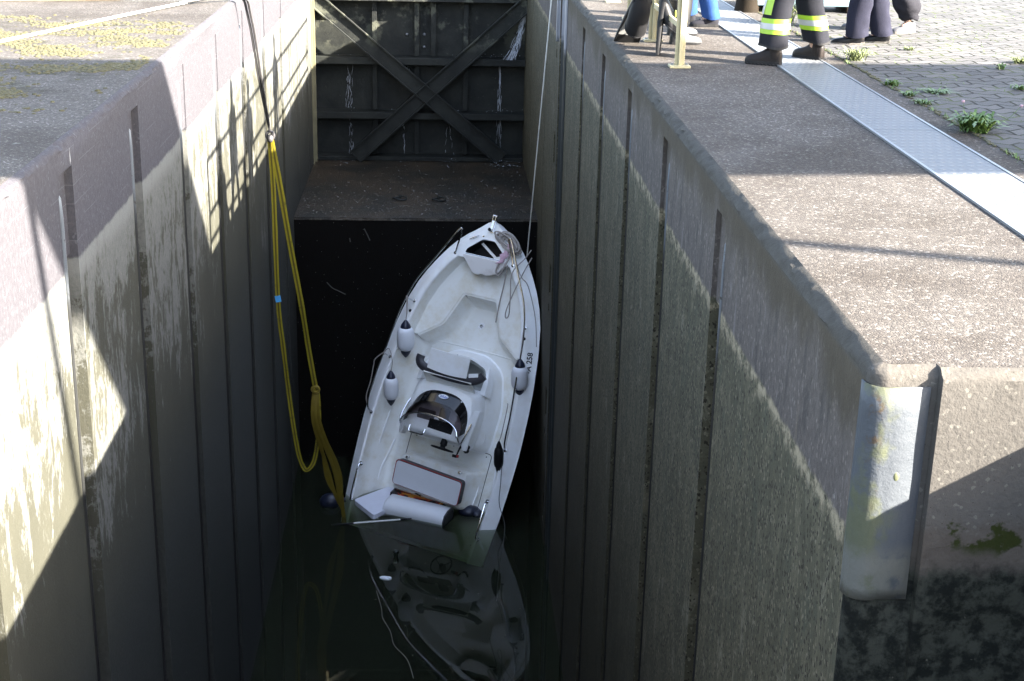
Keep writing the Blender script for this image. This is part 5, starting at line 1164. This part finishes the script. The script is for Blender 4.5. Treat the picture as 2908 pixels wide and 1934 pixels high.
# ---- pale blue box on timber blocks, stump, timber and rope
pb = thing('storage_box', 'pale blue metal box on timber blocks behind the firefighter', 'box', (4.74, 19.22, 0))
m = MB(); m.box((0, 0, .44), (1.42, .55, .72)); m.build('box_body', M['paleblue'], pb, bevel=.012)
m = MB(); m.box((0, 0, .805), (1.40, .62, .03)); m.build('box_lid', M['paleblue'], pb, bevel=.008)
for x in (-.52, .10, .56):
    m = MB(); m.box((x, -.03, .039), (.13, .56, .078)); m.build('timber_block', M['wood'], pb, bevel=.012)
m = MB(); rg = []
for h, r in ((0, .17), (.08, .15), (.2, .14), (.30, .13)): rg.append([(r * math.cos(a) * (1 + .16 * noise.noise(Vector((math.cos(a) * 2, math.sin(a) * 2, h * 3)))), r * math.sin(a), h) for a in [2 * math.pi * k / 18 for k in range(18)]])
m.loft(rg, True, caps=True); o = m.build('tree_stump', M['wood'], smooth=True, angle=50); o.location = (3.97, 19.02, 0); tag(o, 'dark mossy wooden stump beside the tread plate', 'stump')
m = MB(); m.box((0, 0, .05), (1.5, .18, .10), Matrix.Rotation(R(14), 3, 'Z')); o = m.build('timber', M['lightwood'], bevel=.01); o.location = (-4.75, 18.93, 0); tag(o, 'pale squared timber lying on the left quay', 'timber')
ropething('mooring_line', 'thin white rope lying straight across the left quay', [Vector((-5.6, 11.4, .02)), Vector((-4.37, 15.0, .02)), Vector((-3.66, 17.1, .025)), Vector((-2.93, 19.23, .03)), Vector((-2.6, 20.2, .05))], .016, M['ropew'])
# ---- weeds
def weed(label, x, y, n, r, h, mat, wide=.012, seed=1, flowers=0, lean=.9):
    rnd = random.Random(seed); m = MB()
    for i in range(n):
        a = rnd.uniform(0, 6.283); L = h * rnd.uniform(.5, 1.15); out = r * rnd.uniform(.3, 1.0) * lean; w = wide * rnd.uniform(.6, 1.3); bx, by = rnd.gauss(0, r * .22), rnd.gauss(0, r * .22); d = Vector((math.cos(a), math.sin(a), 0)); s_ = Vector((-d.y, d.x, 0))
        P = [Vector((bx, by, 0)), Vector((bx, by, 0)) + d * out * .35 + Vector((0, 0, L * .62)), Vector((bx, by, 0)) + d * out * .8 + Vector((0, 0, L)), Vector((bx, by, 0)) + d * out * 1.15 + Vector((0, 0, L * .82))]
        W = [w * .5, w, w * .8, .001]; o = len(m.v)
        m.v += [tuple(p + s_ * q) for p, q in zip(P, W)] + [tuple(p - s_ * q) for p, q in zip(P, W)]; m.f += [(o + k, o + k + 1, o + k + 5, o + k + 4) for k in range(3)]; m.m += [0] * 3
    mats = [M[mat]]
    if flowers:
        mats.append(M['flower'])
        for i in range(flowers):
            q = (rnd.gauss(.05, r * .6), rnd.gauss(.05, r * .4), h * rnd.uniform(1.1, 1.9)); m.tube([(q[0] * .3, q[1] * .3, 0), (q[0] * .8, q[1] * .8, q[2] * .6), q], .0018, 4); m.ball(q, (.016, .016, .012), 6, 4, 1)
    o = m.build('weed', mats, smooth=True, merge=False); o.location = (x, y, .004); return tag(o, label, 'weed', 'weeds growing in the paving')
weed('largest weed tuft, broad leaved with pink flowers, nearest the camera by the tread plate', 4.14, 11.03, 150, .24, .12, 'grass', .014, 1, 2)
weed('flat green weed tuft lying on the shaded paving', 4.42, 12.80, 70, .18, .03, 'grass', .008, 2)
weed('small weed in the joint between two other joint weeds', 4.13, 12.22, 50, .11, .035, 'grass', .007, 3)
weed('thin weed at the far end of the shaded joint', 4.125, 13.16, 50, .10, .05, 'grass', .009, 4)
weed('mossy weed strip in the joint near the shaded tuft', 4.12, 12.62, 60, .10, .035, 'grass', .008, 5)
weed('weed tuft in the shaded paving near the right edge of the view', 5.28, 13.05, 40, .12, .04, 'grass', .007, 6)
weed('sunlit weed tuft on the paving at the right edge of the view', 5.92, 14.72, 60, .17, .06, 'grasspale', .009, 7)
weed('pale seeding grass tuft behind the firefighter\'s right boot', 4.22, 14.74, 120, .20, .11, 'grasspale', .006, 8)
weed('tall pale weeds in front of the blue box between the firefighter\'s legs', 4.12, 17.6, 160, .25, .30, 'grasspale', .007, 9)
weed('pale weeds right of the blue box behind the officer', 5.65, 19.3, 140, .3, .26, 'grasspale', .008, 10)
weed('tiny sunlit weed in the middle of the paving', 5.02, 15.55, 30, .09, .035, 'grasspale', .007, 12)
weed('tiny weed at the edge of the shade on the paving', 5.55, 14.28, 30, .09, .05, 'grass', .007, 13)
m = MB(); rnd = random.Random(21)   # moss tufts in the paving joints
for i in range(1500):
    x = rnd.uniform(4.2, 9); y = rnd.uniform(10, 20); row = round(y / .185) * .185
    if noise.noise(Vector((x * .8, y * .8, 4))) < .05: continue
    L = rnd.uniform(.006, .022); a = rnd.uniform(0, 6.28); d = Vector((math.cos(a), math.sin(a), 0)) * L * 1.2; s_ = Vector((-d.y, d.x, 0)) * .25; c = Vector((x, row, .004))
    m.add([c - s_, c + s_, c + d + Vector((0, 0, L))], [(0, 1, 2)])
for i in range(520):
    y = rnd.uniform(9.5, 20); c = Vector((4.105 + rnd.gauss(0, .025), y, .004))
    if noise.noise(Vector((1.3, y * 1.7, 2))) < -.05: continue
    L = rnd.uniform(.012, .045); a = rnd.uniform(0, 6.28); d = Vector((math.cos(a), math.sin(a), 0)) * L * .9; s_ = Vector((-d.y, d.x, 0)) * .16
    m.add([c - s_, c + s_, c + d + Vector((0, 0, L))], [(0, 1, 2)])
tag(m.build('joint_grass', M['grass'], merge=False), 'tiny grass blades sprouting from the paving joints', 'grass', kind='stuff')

# ================================================================= light, sky, camera
sun = bpy.data.lights.new('sun', 'SUN'); sun.energy = 5.0; sun.angle = R(.53); sun.color = (1, .92, .80); so = bpy.data.objects.new('sun', sun); COL.objects.link(so)
so.rotation_euler = SUN.to_track_quat('-Z', 'Y').to_euler()
w = bpy.data.worlds.new('World'); scn.world = w; w.use_nodes = True; nt = w.node_tree; bg = nt.nodes['Background']; sky = nt.nodes.new('ShaderNodeTexSky'); sky.sky_type = 'NISHITA'; sky.sun_disc = False
sky.sun_elevation = math.asin(-SUN.z); sky.sun_rotation = math.atan2(-SUN.x, -SUN.y); sky.altitude = 200; sky.dust_density = 2.5; hs = nt.nodes.new('ShaderNodeHueSaturation'); hs.inputs['Saturation'].default_value = .8; nt.links.new(sky.outputs[0], hs.inputs['Color']); nt.links.new(hs.outputs[0], bg.inputs[0]); bg.inputs[1].default_value = .10
cam = bpy.data.cameras.new('camera'); co = bpy.data.objects.new('camera', cam); COL.objects.link(co); scn.camera = co
cam.sensor_width = 36; cam.lens = 4154.05 / 2908 * 36; cam.clip_end = 3000; cam.clip_start = .05
co.matrix_world = Matrix(((.99865094, -.0056332, -.05161947, 0), (-.04690977, .32839984, -.94337321, 0), (.02226603, .944522, .32769256, 2.1), (0, 0, 0, 1)))
scn.view_settings.view_transform = 'Standard'; scn.view_settings.look = 'None'; scn.view_settings.exposure = 3.75; scn.view_settings.gamma = 1
try: scn.view_settings.use_curve_mapping = False
except Exception: pass
scn.render.engine = 'CYCLES'; scn.cycles.max_bounces = 8; scn.cycles.transparent_max_bounces = 12; scn.cycles.caustics_reflective = False; scn.cycles.caustics_refractive = False
try: scn.cycles.use_denoising = True; scn.cycles.denoiser = 'OPENIMAGEDENOISE'
except Exception: pass
# the scene was laid out in its own units; bring everything to metres
S = .85
for o in list(scn.objects):
    if o.parent is None:
        mw = o.matrix_world.copy() if o.type in ('CAMERA',) else o.matrix_basis.copy()
        o.location = mw.to_translation() * S
        if o.type not in ('CAMERA', 'LIGHT'): o.scale = o.scale * S
